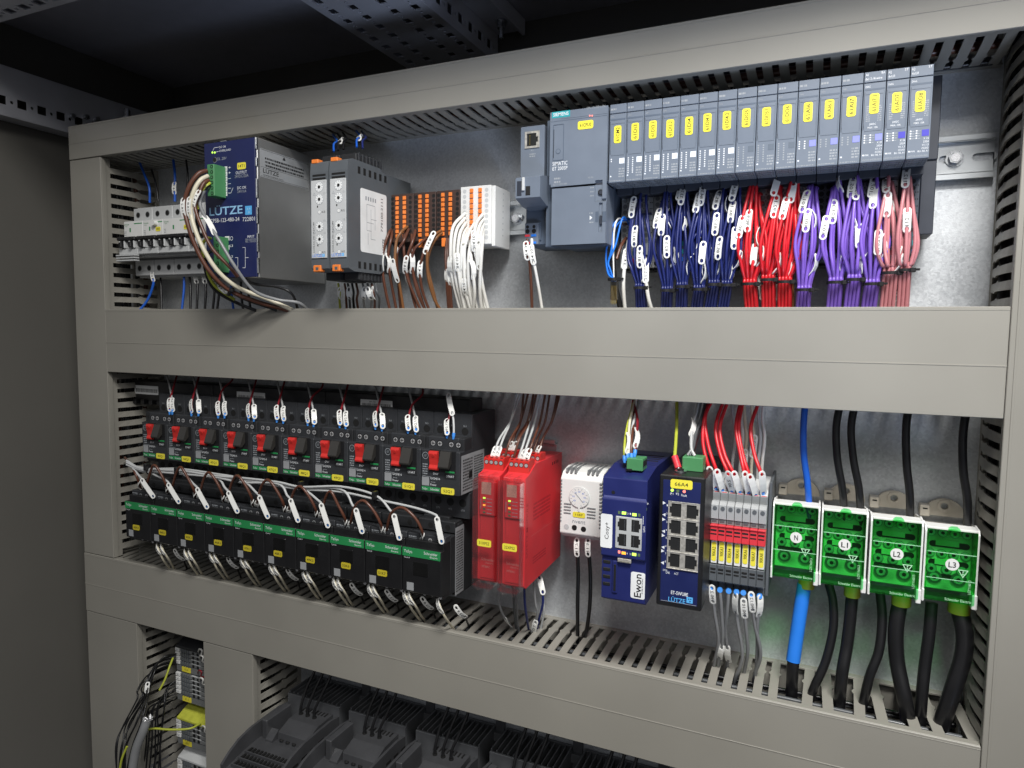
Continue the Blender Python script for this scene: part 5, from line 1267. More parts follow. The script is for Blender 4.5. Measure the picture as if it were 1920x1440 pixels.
for i, (c, p, m_) in enumerate((('grey', [(938, 1090, -84), (934, 1120, -84), (942, 1150, -76), (955, 1168, -60), (962, 1190, -40)], (.72, '', (-.3, -1, 0), 22, .6)), ('dgrey', [(960, 1092, -70), (963, 1120, -68), (966, 1165, -56), (970, 1190, -40)], None), ('grey', [(964, 1092, -66), (969, 1125, -64), (970, 1165, -50), (974, 1190, -40)], None),
                                ('navy', [(983, 1095, -80), (984, 1130, -76), (988, 1160, -64), (992, 1185, -40)], None), ('grey', [(1000, 1085, -60), (1004, 1130, -58), (1008, 1150, -54), (1002, 1180, -46), (1000, 1200, -34)], (.72, '32.2', (0, -1, 0), 20, .5)), ('navy', [(1010, 1080, -46), (1016, 1105, -50), (1018, 1130, -50), (1010, 1165, -44), (1006, 1190, -34)], (.2, '', (.7, -1, 0), 18, 1)), ('lgrey', [(1004, 1080, -50), (1012, 1105, -50), (1020, 1140, -46), (1014, 1180, -38)], None))):
    wire(pw(p), 1.25, c, ['grey wire with a long open marker below the left red relay', 'dark grey wire below the left red relay', 'grey wire beside it below the red relays', 'dark blue wire straight below the right red relay', 'grey wire with marker 32.2 below the red relays', 'dark blue wire curving below the right red relay', 'light grey wire at the back below the red relays'][i], 'wires below the red safety relays', mk=[m_] if m_ else None)

# ---------------------------------------------------------------- white thermostat
q0 = P(1052, 897, -55); q1 = P(1127, 1010, -55)
X0, X1, Z1, Z0 = q0.x+.5, q1.x, -179.5, -236
root = thing('thermostat', ((X0+X1)/2, -8, -208), 'small white cabinet thermostat with a round dial and vent slots', 'thermostat')
b = MB(); b.prism([(-8, Z0+10), (-8, Z1+5), (-36, Z1+6), (-50, Z1+3), (-56, Z1-3), (-56.5, Z0), (-46, Z0-6), (-20, Z0-8), (-12, Z0+4)], (X0, 0, 0), (0, 1, 0), (0, 0, 1), (1, 0, 0), X1-X0, wht); b.build('housing', root, bevel=1.0)
b = MB()
for k in range(8):
    x = X0+4+k*4.3
    if k in (3, 4): continue
    b.box(x, x+2.0, -53.4, -22, Z1+2.2, Z1+6.4, mgr, .1)
for k in range(13): b.box(X1-.6, X1+.12, -50, -28, Z1-6-k*3.5, Z1-4.2-k*3.5, mgr, .1); b.box(X0-.1, X0+1.2, -56.9, -50, Z1-6-k*3.3, Z1-4.4-k*3.3, mgr, .1); b.box(X1-2, X1+.1, -56.9, -50, Z1-6-k*3.5, Z1-4.2-k*3.5, mgr, .1)
for k in range(4): b.box(X0+3.4, X0+10.5, -56.85, -56, Z1-28.2-k*3, Z1-27-k*3, mgr, .1); b.box(X1-14, X1-5.5, -56.85, -56, Z1-30-k*3, Z1-28.8-k*3, mgr, .1)
b.build('vent_slots', root)
cx, cz = (X0+X1)/2-1.5, Z1-20
b = MB(); b.cyl((cx, -56, cz), (cx, -57.2, cz), 10.2, lgr, n=36); b.cyl((cx, -57.1, cz), (cx, -57.5, cz), 9.6, wht, n=36)
for k in range(14):
    b.box(-.2, .2, -.1, 0, 7.2, 9.2 if k % 2 else 8.6, txg, .02, Matrix.Translation((cx, -57.55, cz)) @ Matrix.Rotation(k*.42-2.6, 4, 'Y'))
for k, s in enumerate(('0', '10', '20', '30', '40', '50', '60')):
    a = math.radians(215-k*42); b.ft(s, cx+5.6*math.cos(a)-1, -57.5, cz+5.6*math.sin(a)-.8, 1.7, WM['blue'], w=2.2)
b.box(-.35, .35, -.25, 0, -6, 6, txg, .05, Matrix.Translation((cx, -57.5, cz)) @ Matrix.Rotation(-.75, 4, 'Y')); b.box(cx-.8, cx+.8, -57.6, -56, cz-14, cz-9.4, wht, .2)
b.build('dial', root)
sticker(root, cx, Z1-37, -56.6, 12.5, 5.2, '11B7')
b = MB(); b.ft('nvent', cx-6.5, -56.6, Z1-45.4, 4.0, txg, w=13); 
b.cyl((cx-4.4, -56.3, Z1-50), (cx-4.4, -56.8, Z1-50), 2.6, hole, n=16); b.cyl((cx+4.8, -56.3, Z1-50.4), (cx+4.8, -56.8, Z1-50.4), 2.6, hole, n=16); b.cyl((cx-12.5, -56.3, Z1-50), (cx-12.5, -56.8, Z1-50), 2.6, lgr, n=16)
b.build('print_and_screws', root)
for i, (u, m_) in enumerate(((1083, '11.7'), (1104, '11.5'))):
    wire(pw([(u, 1012, -48), (u, 1035, -50), (u+1+i*2, 1080, -50), (u+i*2, 1130, -46), (u-(0 if i == 0 else 3), 1175, -40), (u-(0 if i == 0 else 10), 1205, -34)]), 1.9, 'black', 'black wire with marker %s hanging from the white thermostat' % m_, 'black wires below the thermostat', mk=[(.16, m_, (-.1, -1, 0), 17, .8)], n=10)

# ---------------------------------------------------------------- navy remote access gateway
Y = -118
a = P(1131, 900, Y); c = P(1214, 912, Y)
X0, X1, Z1 = a.x, c.x, -163.5; Z0 = P(1170, 1133, Y).z
root = thing('gateway', ((X0+X1)/2, -8, (Z1+Z0)/2), 'navy remote access gateway with four sockets and a white Cosy+ tag', 'gateway')
b = MB(); zs = Z1-31
b.prism([(-8, Z1+6), (-84, Z1+6), (Y, Z1), (Y, Z1-17), (Y-1.2, Z1-18), (Y-1.2, P(1170, 1045, Y).z), (Y+2, P(1170, 1047, Y).z-1), (Y+2, Z0+2), (Y+6, Z0), (-8, Z0+2)], (X0, 0, 0), (0, 1, 0), (0, 0, 1), (1, 0, 0), X1-X0, navy); b.build('housing', root, bevel=.9)
b = MB()
for k in range(4): b.box(X0+6, X1-4, -62+k*9, -58.5+k*9, Z1+5.8, Z1+6.2, hole, .05)
b.box(X0+1, X1-.6, Y-.35, Y, Z1-17.2, Z1-15.6, mat('navy_light', (.09, .10, .26), .4), .1)
for k in range(4): b.box(X0+1, X0+7.5, Y+1.5, Y+3, Z0+13+k*6.4, Z0+16+k*6.4, hole, .5)
b.box(X0+9.5, X0+14, Y+.6, Y+2.4, Z0+8, Z0+36, navy, .5); b.box(X0+10.8, X0+12.8, Y+.3, Y+1, Z0+10, Z0+33, hole, .2)
b.cyl((X0+9, Y+.1, Z1-12.6), (X0+9, Y-.15, Z1-12.6), 1.6, hole, n=14)
b.build('ribs_and_slots', root)
def gz(u, v): return P(u, v, Y-1.2)
b = MB(); g0 = gz(1155, 968); g1 = gz(1205, 1032); b.box(g0.x, g1.x-1, Y-2, Y-1.0, P(1180, 1030, Y-1.2).z, P(1180, 970, Y-1.2).z, mat('port_frame', (.55, .56, .55), .4, .3), .3); b.build('port_frame', root)
zc0 = P(1180, 985, Y-2).z; zc1 = P(1180, 1014, Y-2).z; xa = P(1167, 985, Y-2).x; xb = P(1192, 990, Y-2).x
for cz in (zc0, zc1):
    rj45(root, xa, cz, Y-2, 10, 13.2, None, flip=-1, pin=dgr); rj45(root, xb, cz, Y-2, 10, 13.2, None, flip=1, pin=dgr)
b = MB()
for k, s in enumerate(('DI1', 'PWR', 'USR', 'KEY', 'DI2', 'TRM', '@')):
    q = P(1166.5+k*7.3, 948.5+k*.9, Y-1); b.box(q.x-1.1, q.x+1.1, Y-1, Y-.1 if False else Y-.2, q.z-1.6, q.z+.8, (ledg if k in (0, 1, 2, 3) else ledd), .1)
    b.vt(s, q.x+.9, Y-.05, q.z+4.2, 1.7, txw, w=4.2 if k < 6 else 1.8)
for u, v, m_ in ((1161, 961, ledd), (1170, 962, ledg), (1189.5, 965, ledg), (1198.5, 966, ledd), (1161, 1035, ledr), (1169.5, 1037, ledo), (1189, 1039.5, ledg), (1198, 1041, ledd)):
    q = P(u, v, Y-1.2); b.box(q.x-(1.8 if m_ in (ledg, ledo) else 1), q.x+(1.8 if m_ in (ledg, ledo) else 1), Y-1.5, Y-1.1, q.z-1.2, q.z+1.2, m_, .1)
b.build('indicator_lights', root)
b = MB(); q = P(1211, 993, Y-1.2); b.vt('LAN', q.x-1.6, Y-1.2, q.z, 1.8, txw, w=4.6); b.box(q.x-2.6, q.x-2.2, Y-1.3, Y-1.2, q.z+4, q.z+11, txw, .02)
for (u, v, s) in ((1177.5, 963, '2'), (1182, 963.6, '1'), (1176, 1038, '4'), (1181.5, 1039, '3')): q = P(u, v, Y-1.2); b.ft(s, q.x-.5, Y-1.2, q.z-.7, 1.6, txw, w=.9)
b.build('front_print', root)
b = MB(); a = P(1127, 961, Y-1.2); c = P(1147, 1027, Y-1.2); plate(b, a.x, c.x+.2, Y-1.2, c.z-.5, P(1137, 963, Y).z, pap, 1.4, .3); b.vt('Cosy+', (a.x+c.x)/2+.3, Y-1.5, (P(1137, 963, Y).z+c.z)/2, 3.6, txk, w=14.5); b.build('name_tag', root)
b = MB(); a = P(1183, 1069, Y+2); c = P(1210, 1125, Y+2); plate(b, a.x+.2, c.x-.6, Y+2, c.z, a.z-1, pap, 1.6, .3); b.vt('Ewon', (a.x+c.x)/2-.4, Y+1.7, (a.z+c.z)/2-.5, 6.0, txk, w=20); b.vt('BY HMS NETWORKS', (a.x+c.x)/2+3.6, Y+1.7, (a.z+c.z)/2-.5, 1.2, txk, w=13); b.build('logo_tag', root)
b = MB(); a = P(1158, 1046, Y-1); c = P(1183, 1057, Y-1); b.box(a.x, c.x, Y-1.5, Y+1, c.z, a.z, jack, .3); b.box(a.x+1, c.x-1, Y-1.8, Y-1.4, c.z+1.2, a.z-2.4, mat('usb_inner', (.28, .27, .2), .4, .3), .2); b.build('usb_socket', root)
b = MB(); q = P(1196, 880, -96)
b.box(q.x-8, q.x+6, -104, -88, Z1+4.6, Z1+15, grp, .5)
for k in range(6): b.box(q.x+5.8, q.x+6.3, -103+k*2.4, -101.6+k*2.4, Z1+8, Z1+13, hole, .1)
b.box(q.x-8.2, q.x-3, -105, -103.8, Z1+4.2, Z1+6, blk, .1); b.build('terminal_plug', root)
for i, (c, p) in enumerate((('yg', [(1171, 866, -98), (1171, 835, -92), (1176, 800, -74), (1186, 760, -52), (1188, 730, -40)]), ('cream', [(1176, 862, -98), (1178, 830, -92), (1181, 790, -72), (1190, 750, -50), (1191, 730, -40)]), ('brown', [(1184, 862, -98), (1184, 830, -92), (1188, 790, -70), (1189, 755, -50), (1189, 730, -40)]), ('dred', [(1190, 855, -96), (1193, 820, -88), (1195, 785, -68), (1187, 750, -50), (1186, 728, -40)]), ('lgrey', [(1181, 858, -96), (1182, 840, -92), (1186, 800, -76), (1196, 760, -52), (1197, 735, -40)]))):
    wire(pw(p), 1.2, c, ['green and yellow', 'cream', 'brown', 'dark red', 'light grey'][i]+' wire rising from the green plug of the navy gateway', 'wires into the plug of the navy gateway', ferr=[0], mk=[(.25, '', (1, -.8, 0), 20, 2.5)] if i in (1, 3) else None)

# ---------------------------------------------------------------- black network switch with navy front
Y = -118
a = P(1237, 886, Y); c = P(1322, 906, Y); X0 = a.x; X1 = P(1322, 930, Y).x; Z1 = P(1280, 893, Y).z; Z0 = P(1275, 1141, Y).z
root = thing('network_switch', ((X0+X1)/2, -8, (Z1+Z0)/2), 'black cased network switch with navy front and eight metal framed sockets', 'network switch')
b = MB(); b.box(X0, X1, Y, -8, Z0, Z1, blk, 1.0); b.build('housing', root)
b = MB(); b.box(X0+3.2, X1-3.4, Y-.3, Y+.2, Z0+4, Z1-4, blu, .1); b.build('front_panel', root)
b = MB()
for i in range(5):
    for k in range(9): b.cyl((X1-14+k*1.6-i, -92+i*9+k*3, Z1+.02), (X1-14+k*1.6-i, -92+i*9+k*3, Z1+.1), .55, hole, n=6)
b.build('vent_holes', root)
fx0, fx1 = P(1252, 1000, Y-.3).x, P(1311, 1000, Y-.3).x; fz1 = P(1282, 942, Y).z; fz0 = P(1275, 1067, Y).z
b = MB(); xm = (fx0+fx1)/2; hw = (fx1-fx0)/2; hh = (fz1-fz0)/4
loops = [[(fx0, fz0), (fx1, fz0), (fx1, fz1), (fx0, fz1)]]
for r in range(4):
    for s_ in (-1, 1):
        cx = xm+s_*(hw*.53); cz = fz1-hh*(r+.5); k = hw*.36
        loops.append([(cx-s_*k, cz-hh*.40), (cx+s_*k*.75, cz-hh*.40), (cx+s_*k*.75, cz-hh*.2), (cx+s_*k*1.08, cz-hh*.2), (cx+s_*k*1.08, cz+hh*.2), (cx+s_*k*.75, cz+hh*.2), (cx+s_*k*.75, cz+hh*.40), (cx-s_*k, cz+hh*.40)])
b.prism(loops, (0, Y-.3, 0), (1, 0, 0), (0, 0, 1), (0, -1, 0), .9, jack)
for r in range(5): b.box(fx0-.2, fx1+.2, Y-1.5, Y-1.1, fz0+hh*r-.35, fz0+hh*r+.35, jack, .1)
sf = b.build('socket_frame', root)
for r in range(4):
    for s_ in (-1, 1): 
        b = MB(); cx = xm+s_*hw*.53; cz = fz1-hh*(r+.5); b.box(cx-hw*.42, cx+hw*.42, Y-.42, Y-.32, cz-hh*.42, cz+hh*.42, hole, .02)
        for t in range(6): b.box(cx-s_*hw*.2, cx-s_*hw*.2+.4, Y-.5, Y-.4, cz-hh*.28+t*hh*.1, cz-hh*.25+t*hh*.1, dkm, .02)
        b.build('network_socket', sf)
q = P(1278, 908, Y); sticker(root, q.x, q.z, Y-.4, 17.5, 7.4, '66A4')
for u, v, m_ in ((1260.5, 919, ledg), (1271, 920.5, ledd), (1283, 921.5, ledr)):
    b = MB(); q = P(u, v, Y-.3); b.disc(q.x, Y-.3, q.z, 1.25, m_, 12, .3); b.build('led', root)
b = MB()
def sp(s, u0, v0, u1, h, m=txw): a = P(u0, v0, Y-.3); c_ = P(u1, v0, Y-.3); b.ft(s, a.x, Y-.3, a.z, h, m, w=c_.x-a.x)
sp('P1', 1257, 927.5, 1262.5, 1.9); sp('P2', 1267.5, 928, 1273, 1.9); sp('Fault', 1277.5, 930.5, 1288, 2.0)
for k in range(8):
    q = P(1245+(.3 if k % 2 else .8)-k*.5, (943, 965, 974, 996, 1004, 1026, 1033, 1055)[k], Y-.3)
    tri_ = [(q.x-1.3, q.z-1.4), (q.x-1.3, q.z+1.4), (q.x+1.3, q.z)] if k % 2 == 0 else [(q.x+1.3, q.z-1.4), (q.x+1.3, q.z+1.4), (q.x-1.3, q.z)]
    b.prism(tri_, (0, Y-.3, 0), (1, 0, 0), (0, 0, 1), (0, -1, 0), .06, txw); b.ft(str(k+1), q.x+2.0, Y-.3, q.z-2.4 if k % 2 == 0 else q.z+.6, 1.6, txw, w=.9)
sp('10/100', 1243, 1070, 1251, 1.7); sp('LNK', 1248.5, 1075, 1256, 1.9); sp('ACT', 1264, 1077, 1272, 1.9); sp('ET-SWU8E', 1258, 1113.5, 1290, 3.0)
sp('LÜTZE', 1253, 1127, 1285, 3.9, logb); q = P(1287, 1130, Y-.3); emblem(b, q.x, Y-.3, q.z, 5, logb, blu)
q = P(1239, 1126, Y-.3); b.quad((X0+4, Y-.36, Z0+4.4), (X1-4, Y-.36, Z0+4.4), (X1-4, Y-.36, Z0+4.8), (X0+4, Y-.36, Z0+4.8), txg)
b.build('front_print', root)
b = MB(); q = PZ(1300, 868, Z1+6); b.box(q.x-8, q.x+9, q.y-8, q.y+8, Z1, Z1+12, grp, .6); b.build('terminal_plug', root)
qs = (q.x, q.y)
G = 'wires into the top of the network switch'
r_ = wire(pw([(1269, 742, -46), (1269, 790, -56), (1267, 830, -76), (1265, 858, -90)]), 1.5, 'yg', 'yellow and green earth wire with a red lug at the network switch', G, n=10)
b = MB(); a = P(1265, 856, -90); c = P(1272, 878, -96); b.cyl(a, c, 2.9, redf, n=14); d = P(1275, 885, -98); b.cyl(c, d, 2.0, stl, n=12); b.cyl((d.x+1, d.y-3, Z1+.3), (d.x+1, d.y-3, Z1+1.2), 5, stl, n=18); b.cyl((d.x+1, d.y-3, Z1+1), (d.x+1, d.y-3, Z1+2.6), 2.8, blk, n=14); b.build('cable_lug', r_)
for i, (c, x, p) in enumerate((('grey', 0, [(1316, 742), (1308, 780), (1300, 810), (1297, 840)]), ('dgrey', 1, [(1324, 742), (1318, 775), (1306, 810), (1300, 840)]), ('black', 2, [(1329, 744), (1322, 785), (1309, 815), (1301, 842)]), ('lgrey', 3, [(1311, 744), (1306, 770), (1298, 800), (1296, 838)]))):
    wire([P(u, v, y) for (u, v), y in zip([(p[0][0], 722)]+p, (-40, -46, -56, -70, -84))]+[Vector((qs[0]-5+x*2, qs[1], Z1+12))], 1.35, c, ['grey', 'dark grey', 'black', 'light grey'][i]+' wire dropping into the green plug of the network switch', G, mk=[(.6, '', (1, -.8, 0), 18, 2.5)] if i == 3 else None)

# ---------------------------------------------------------------- seven slim coupling relays
Yk = -78
xa = P(1332, 1000, Yk).x; xb = P(1436, 1010, Yk).x; pk = (xb-xa)/7
zt = P(1335, 940, Yk).z; zb = P(1333, 1085, Yk).z
def kz(v): return P(1335, v, Yk).z
proto = thing('coupling_relay', (xa+pk/2, -8, (zt+zb)/2), 'x', 'relay', 'slim coupling relays with red bridge bars'); x0 = xa
b = MB(); b.box(x0+.1, x0+pk-.1, -72, -8, zb-4, kz(925), mgr, .3); b.box(x0+.2, x0+pk-.2, -66, -8, zb-12, zb-3, dgr, .3)
b.prism([(-70, kz(938)), (-70, kz(924)), (-60, kz(914)), (-30, kz(904)), (-30, kz(938))], (x0+.3, 0, 0), (0, 1, 0), (0, 0, 1), (1, 0, 0), pk-.6, lgr); b.build('housing', proto)
b = MB(); b.prism([(-60, kz(938)), (Yk+2, kz(940)), (Yk-1, kz(945)), (Yk-1, kz(971)), (-60, kz(971))], (x0+.25, 0, 0), (0, 1, 0), (0, 0, 1), (1, 0, 0), pk-.5, mat('head_grey', (.36, .37, .375), .42))
b.cyl((x0+pk*.5, Yk-.9, kz(951)), (x0+pk*.5, Yk-1.5, kz(951)), 1.75, dgr, n=14); b.build('relay_head', proto, bevel=.2)
b = MB(); b.box(x0+.2, x0+pk-.2, Yk, -60, kz(981), kz(970), mgr, .3); b.box(x0+1, x0+pk-1.6, Yk-.3, Yk+1, kz(978), kz(972), dgr, .2); b.build('relay_latch', proto)
b = MB(); b.box(x0+.9, x0+pk-.6, Yk, -60, kz(1055), kz(1009), wht, .3); b.build('marking_strip', proto)
b = MB(); b.box(x0+.1, x0+pk-.1, Yk-.5, -60, kz(1088), kz(1057), dgr, .4); b.box(x0+1, x0+pk-1, Yk-.7, Yk, kz(1068), kz(1063.5), hole, .2); b.box(x0+1, x0+pk-1, Yk-.7, Yk, kz(1074), kz(1070.5), hole, .2); b.build('lower_clamp', proto)
b = MB(); b.cyl((x0+pk*.5, -70.2, kz(932)), (x0+pk*.5, -70.5, kz(932)), 1.4, hole, n=12); b.box(x0+1.2, x0+pk-1.2, -70.4, -70, kz(927), kz(924), redf, .1); b.box(x0+1.2, x0+pk-1.2, -70.4, -70, kz(938), kz(936), dgr, .1)
b.box(x0+1.4, x0+pk-1.4, -72.5, -72, zb-2.6, zb-.8, redf, .1); b.build('test_points', proto)
ks = [proto]+[copy_thing(proto, pk*i) for i in range(1, 7)]
kn = ['90KA2', '90KA3', '90KA4', '90KA5', '90KA6', '90KA7', '90KA8']
for i, r in enumerate(ks):
    xx = xa+pk*i; r['label'] = 'slim grey coupling relay with yellow strip reading %s' % kn[i]
    dz = random.uniform(-.8, .8)
    sticker(r, xx+pk*.5+.2, (kz(1015)+kz(1050))/2+dz, Yk, 4.0, 16.5, kn[i], True, th=2.7)
br = thing('bridge_bar', (xa+pk*3.5, Yk, kz(995)), 'red bridge bar running across all seven coupling relays', 'bridge bar')
for i in range(7):
    xx = xa+pk*i; b = MB(); b.box(xx+.1, xx+pk-.1, Yk-3.4, -62, kz(1011), kz(981), redf, .5); b.box(xx+.6, xx+pk-.9, Yk-3.6, Yk-2, kz(993), kz(989.5), hole, .1); b.box(xx+.6, xx+pk-.9, Yk-3.6, Yk-2, kz(999.5), kz(997), hole, .1)
    b.box(xx, xx+pk-.2, Yk-4.6, Yk-3, kz(983.5), kz(981), redf, .2); b.build('bar_segment', br)
b = MB(); xe = xb+.3; b.box(xe, xe+2.4, -66, -8, zb-12, kz(900), dgr, .4); tag(b.build('end_plate', None, (xe, -8, zb)), 'dark end plate closing the right side of the coupling relays', 'end plate')
tops = [((1344, 922), (1330, 880), (1318, 830), (1322, 780), (1338, 745)), ((1356, 925), (1344, 885), (1328, 835), (1322, 785), (1334, 745)), ((1374, 925), (1366, 890), (1350, 850), (1342, 800), (1358, 748)), ((1388, 928), (1376, 890), (1358, 850), (1350, 800), (1366, 748)),
        ((1404, 930), (1396, 890), (1388, 850), (1380, 800), (1390, 750)), ((1418, 934), (1406, 895), (1392, 850), (1385, 800), (1394, 750)), ((1430, 930), (1427, 890), (1414, 850), (1408, 800), (1424, 750))]
for i, t in enumerate(tops):
    wire([P(u, v, y) for (u, v), y in zip(t, (-66, -76, -70, -60, -46))]+[P(t[-1][0]+6, 722, -40)], 1.6, 'red', 'red wire curving down into the coupling relay %s' % kn[i], 'red wires above the coupling relays', mk=[(.14, '90.5' if i == 2 else '', ((-.2, -1, .1) if i in (2,) else (.35, -1, .2)), 23, .6)], seg=8, ferr=[0])
for i, (u, m_) in enumerate(((1376, None), (1391, None), (1398, '14.10'), (1412, '14.10'), (1424, None), (1432, None))):
    wire(pw([(u-4, 905, -36), (u-3, 870, -44), (u+2, 820, -46), (u-2, 780, -42), (u-6+i*2, 722, -38)]), 1.4, ('lgrey', 'white', 'cream', 'cream', 'lgrey', 'white')[i], ['light grey wire', 'white wire', 'cream wire with marker 14.10', 'cream wire with a higher marker 14.10', 'pale grey wire', 'rightmost white wire'][i]+' behind the red wires of the coupling relays', 'pale wires behind the red ones', mk=[(.3 if i == 2 else .42, m_, (.1, -1, 0), 19, .5)] if m_ else None)
bots = [((1336, 1105), (1340, 1150), (1347, 1200), (1340, 1240)), ((1350, 1108), (1353, 1150), (1355, 1200), (1348, 1240)), ((1366, 1110), (1363, 1150), (1360, 1185), (1366, 1230)), ((1381, 1112), (1382, 1160), (1392, 1230), (1378, 1275)), ((1394, 1114), (1398, 1170), (1402, 1220), (1396, 1255)), ((1409, 1118), (1415, 1170), (1426, 1225), (1416, 1262)), ((1424, 1120), (1420, 1170), (1420, 1210), (1418, 1255))]
for i, t in enumerate(bots):
    mk = {0: (.27, '90.2', (-.1, -1, 0), 17, .2), 4: (.30, '90.10', (0, -1, 0), 18, .2), 5: (.27, '90.12', (.1, -1, 0), 18, .2), 1: (.7, '', (-.2, -1, 0), 18, 1), 2: (.78, '', (-.2, -1, 0), 20, 1), 3: (.30, '', (-.7, -1, 0), 20, .8), 6: (.28, '', (.8, -1, 0), 20, 1)}.get(i)
    wire([P(t[0][0], t[0][1]-5, -70)]+[P(u, v, y) for (u, v), y in zip(t, (-74, -68, -58, -46))]+[P(t[-1][0]-4, t[-1][1]+22, -36)], 1.6, 'grey', 'grey wire hanging from coupling relay %s' % kn[i], 'grey wires below the coupling relays', mk=[mk], ferr=[0], seg=8)

# ---------------------------------------------------------------- four distribution blocks with green clear covers
ly = -62
def lblock(i, xl, xr, zt, zb, txt, col):
    root = thing('distribution_block', ((xl+xr)/2, 0, (zt+zb)/2), 'bone coloured distribution block under a green clear cover marked %s' % txt, 'distribution block', 'distribution blocks with green covers')
    b = MB()
    b.box(xl+1.6, xr-1.6, -32, -6, zb+2, zt-7, bei, .8)
    chk = [(-4, zb-2), (-4, zt-6), (-14, zt-3), (-30, zt-1), (-44, zt+2), (-58, zt+1.6), (-60, zt-2), (-60, zb+6), (-56, zb-2)]
    for xx_ in (xl, xr-1.3): b.prism(chk, (xx_, 0, 0), (0, 1, 0), (0, 0, 1), (1, 0, 0), 1.3, wht)
    b.box(xl+1.3, xr-1.3, -60.2, -46, zt-.2, zt+1.6, wht, .3)
    b.build('housing', root)
    b = MB(); cx = (xl+xr)/2+2; r = 15.5
    arc = [(cx+r*math.cos(t*math.pi/16), zt-2+r*.95*math.sin(t*math.pi/16)) for t in range(17)]
    hl = [(cx+2.8*math.cos(t*math.pi/6), zt+6.6+2.8*math.sin(t*math.pi/6)) for t in range(12)]
    b.prism([arc, hl], (0, -1, 0), (1, 0, 0), (0, 0, 1), (0, -1, 0), 4, bei)
    b.prism([[(cx+5.2*math.cos(t*math.pi/8), zt+6.6+5.2*math.sin(t*math.pi/8)) for t in range(16)], [(cx+3.2*math.cos(t*math.pi/8), zt+6.6+3.2*math.sin(t*math.pi/8)) for t in range(16)]], (0, -5, 0), (1, 0, 0), (0, 0, 1), (0, -1, 0), 1, bei)
    b.box(xl+1.6, xl+8.6, -12, -2, zt-2, zt+7.5, bei, .5); b.box(xl+3.5, xl+7, -12.2, -11.8, zt+4, zt+5.2, hole, .1)
    b.build('mounting_lug', root)
    b = MB(); n = [4, 4, 3]; rows = [(zt-6, 4, 3.1), (zt-23, 4, 3.1), (zt-35.5, 3, 3.4)]
    W_ = xr-xl
    for zc, k, rr in rows:
        for j in range(k):
            cx = xl+W_*(j+.7)/(k+.45)
            b.cyl((cx, -45, zc), (cx, -46, zc), rr+.5, mgr, n=16); b.cyl((cx, -46, zc), (cx, -46.6, zc), rr, scr, n=14); b.cyl((cx, -46.6, zc), (cx, -46.9, zc), rr*.45, hole, n=6)
    for j in range(2):
        cx = xl+W_*(.27+.45*j); b.cyl((cx, -45, zb+14), (cx, -46.4, zb+14), 5.2, dgr, n=20); b.cyl((cx, -46.4, zb+14), (cx, -46.8, zb+14), 3.4, scr, n=16); b.cyl((cx, -46.8, zb+14), (cx, -47, zb+14), 1.7, hole, n=6)
    b.build('terminal_screws', root)
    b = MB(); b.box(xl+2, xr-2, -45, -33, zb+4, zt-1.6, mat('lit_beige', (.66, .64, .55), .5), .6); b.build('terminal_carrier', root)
    b = MB()
    for zc in (zt-14.5, zt-29.5): plate(b, xl+W_*.14, xr-W_*.1, -45, zc-3.4, zc+1.4, hole, 2.4, .3)
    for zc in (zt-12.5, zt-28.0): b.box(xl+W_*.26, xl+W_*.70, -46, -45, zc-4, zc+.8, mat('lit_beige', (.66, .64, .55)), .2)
    plate(b, xl+W_*.12, xr-W_*.12, -45, zt-43.4, zt-39.5, hole, 1.6, .3)
    b.build('wire_windows', root)
    b = MB()
    x_0, x_1 = xl+1.5, xr-1.5
    b.box(x_0, x_1, ly, ly+1.4, zb, zt+.2, green_cover, .4)
    b.box(x_0, x_1, ly+1.5, -44, zb, zb+1.2, green_cover, .2); b.box(x_1-1.2, x_1, ly+1.5, -46, zb+1.3, zt, green_cover, .2); b.box(x_0, x_0+1.2, ly+1.5, -46, zb+1.3, zt, green_cover, .2)
    cx = (x_0+x_1)/2+.5
    b.prism([(cx-5.5, zt-3.5), (cx-3.6, zt+2.6), (cx-1.8, zt+4), (cx+1.8, zt+4), (cx+3.6, zt+2.6), (cx+5.5, zt-3.5)], (0, ly-.2, 0), (1, 0, 0), (0, 0, 1), (0, -1, 0), 2.6, green_cover)
    for zc in (zt-17.4, zt-38): b.box(x_0+.3, x_1-.3, ly-.5, ly-.05, zc-.25, zc+.25, mat('cover_ridge', (.30, .62, .38), .3), .05)
    gc = b.build('green_cover', root)
    b = MB(); cz = zt-26; cx += .2
    b.cyl((cx, ly-.1, cz), (cx, ly-.35, cz), 4.6, wht, n=28); b.ft(txt, cx, ly-.35, cz, 4.4, txk, w=2.9 if len(txt) == 1 else 5.0, center=True); b.build('round_sticker', gc)
    b = MB(); pg = mat('pale_green_ink', (.45, .80, .50), .4)
    tx = xr-10; tz = zb+24
    b.prism([[(tx-3.6, tz+3), (tx+3.6, tz+3), (tx, tz-3.4)], [(tx-2.6, tz+2.4), (tx+2.6, tz+2.4), (tx, tz-2.2)]], (0, ly, 0), (1, 0, 0), (0, 0, 1), (0, -1, 0), .08, pg)
    b.add([(tx-.4, ly-.1, tz+2), (tx+.7, ly-.1, tz+2), (tx-.2, ly-.1, tz+.2), (tx+.6, ly-.1, tz+.2), (tx-.1, ly-.1, tz-1.6), (tx-.5, ly-.1, tz-.1)], [(0, 1, 2), (2, 3, 4), (2, 5, 4)], pg)
    b.vt('LGY116013', xr-5.4, ly, zb+14, 1.9, pg, w=11); b.ft('Schneider Electric', xl+W_*.42, ly, zb+1.6, 2.2, pg, w=W_*.48)
    b.build('cover_print', gc)
    b = MB(); b.box(xr-3, xr+.6, ly+.6, -50, zb-3.5, zb+8, wht, .6); b.box(xl-.2, xl+1.6, ly+.6, -50, zb-2, zb+8, wht, .5); b.build('cover_hinge', root)
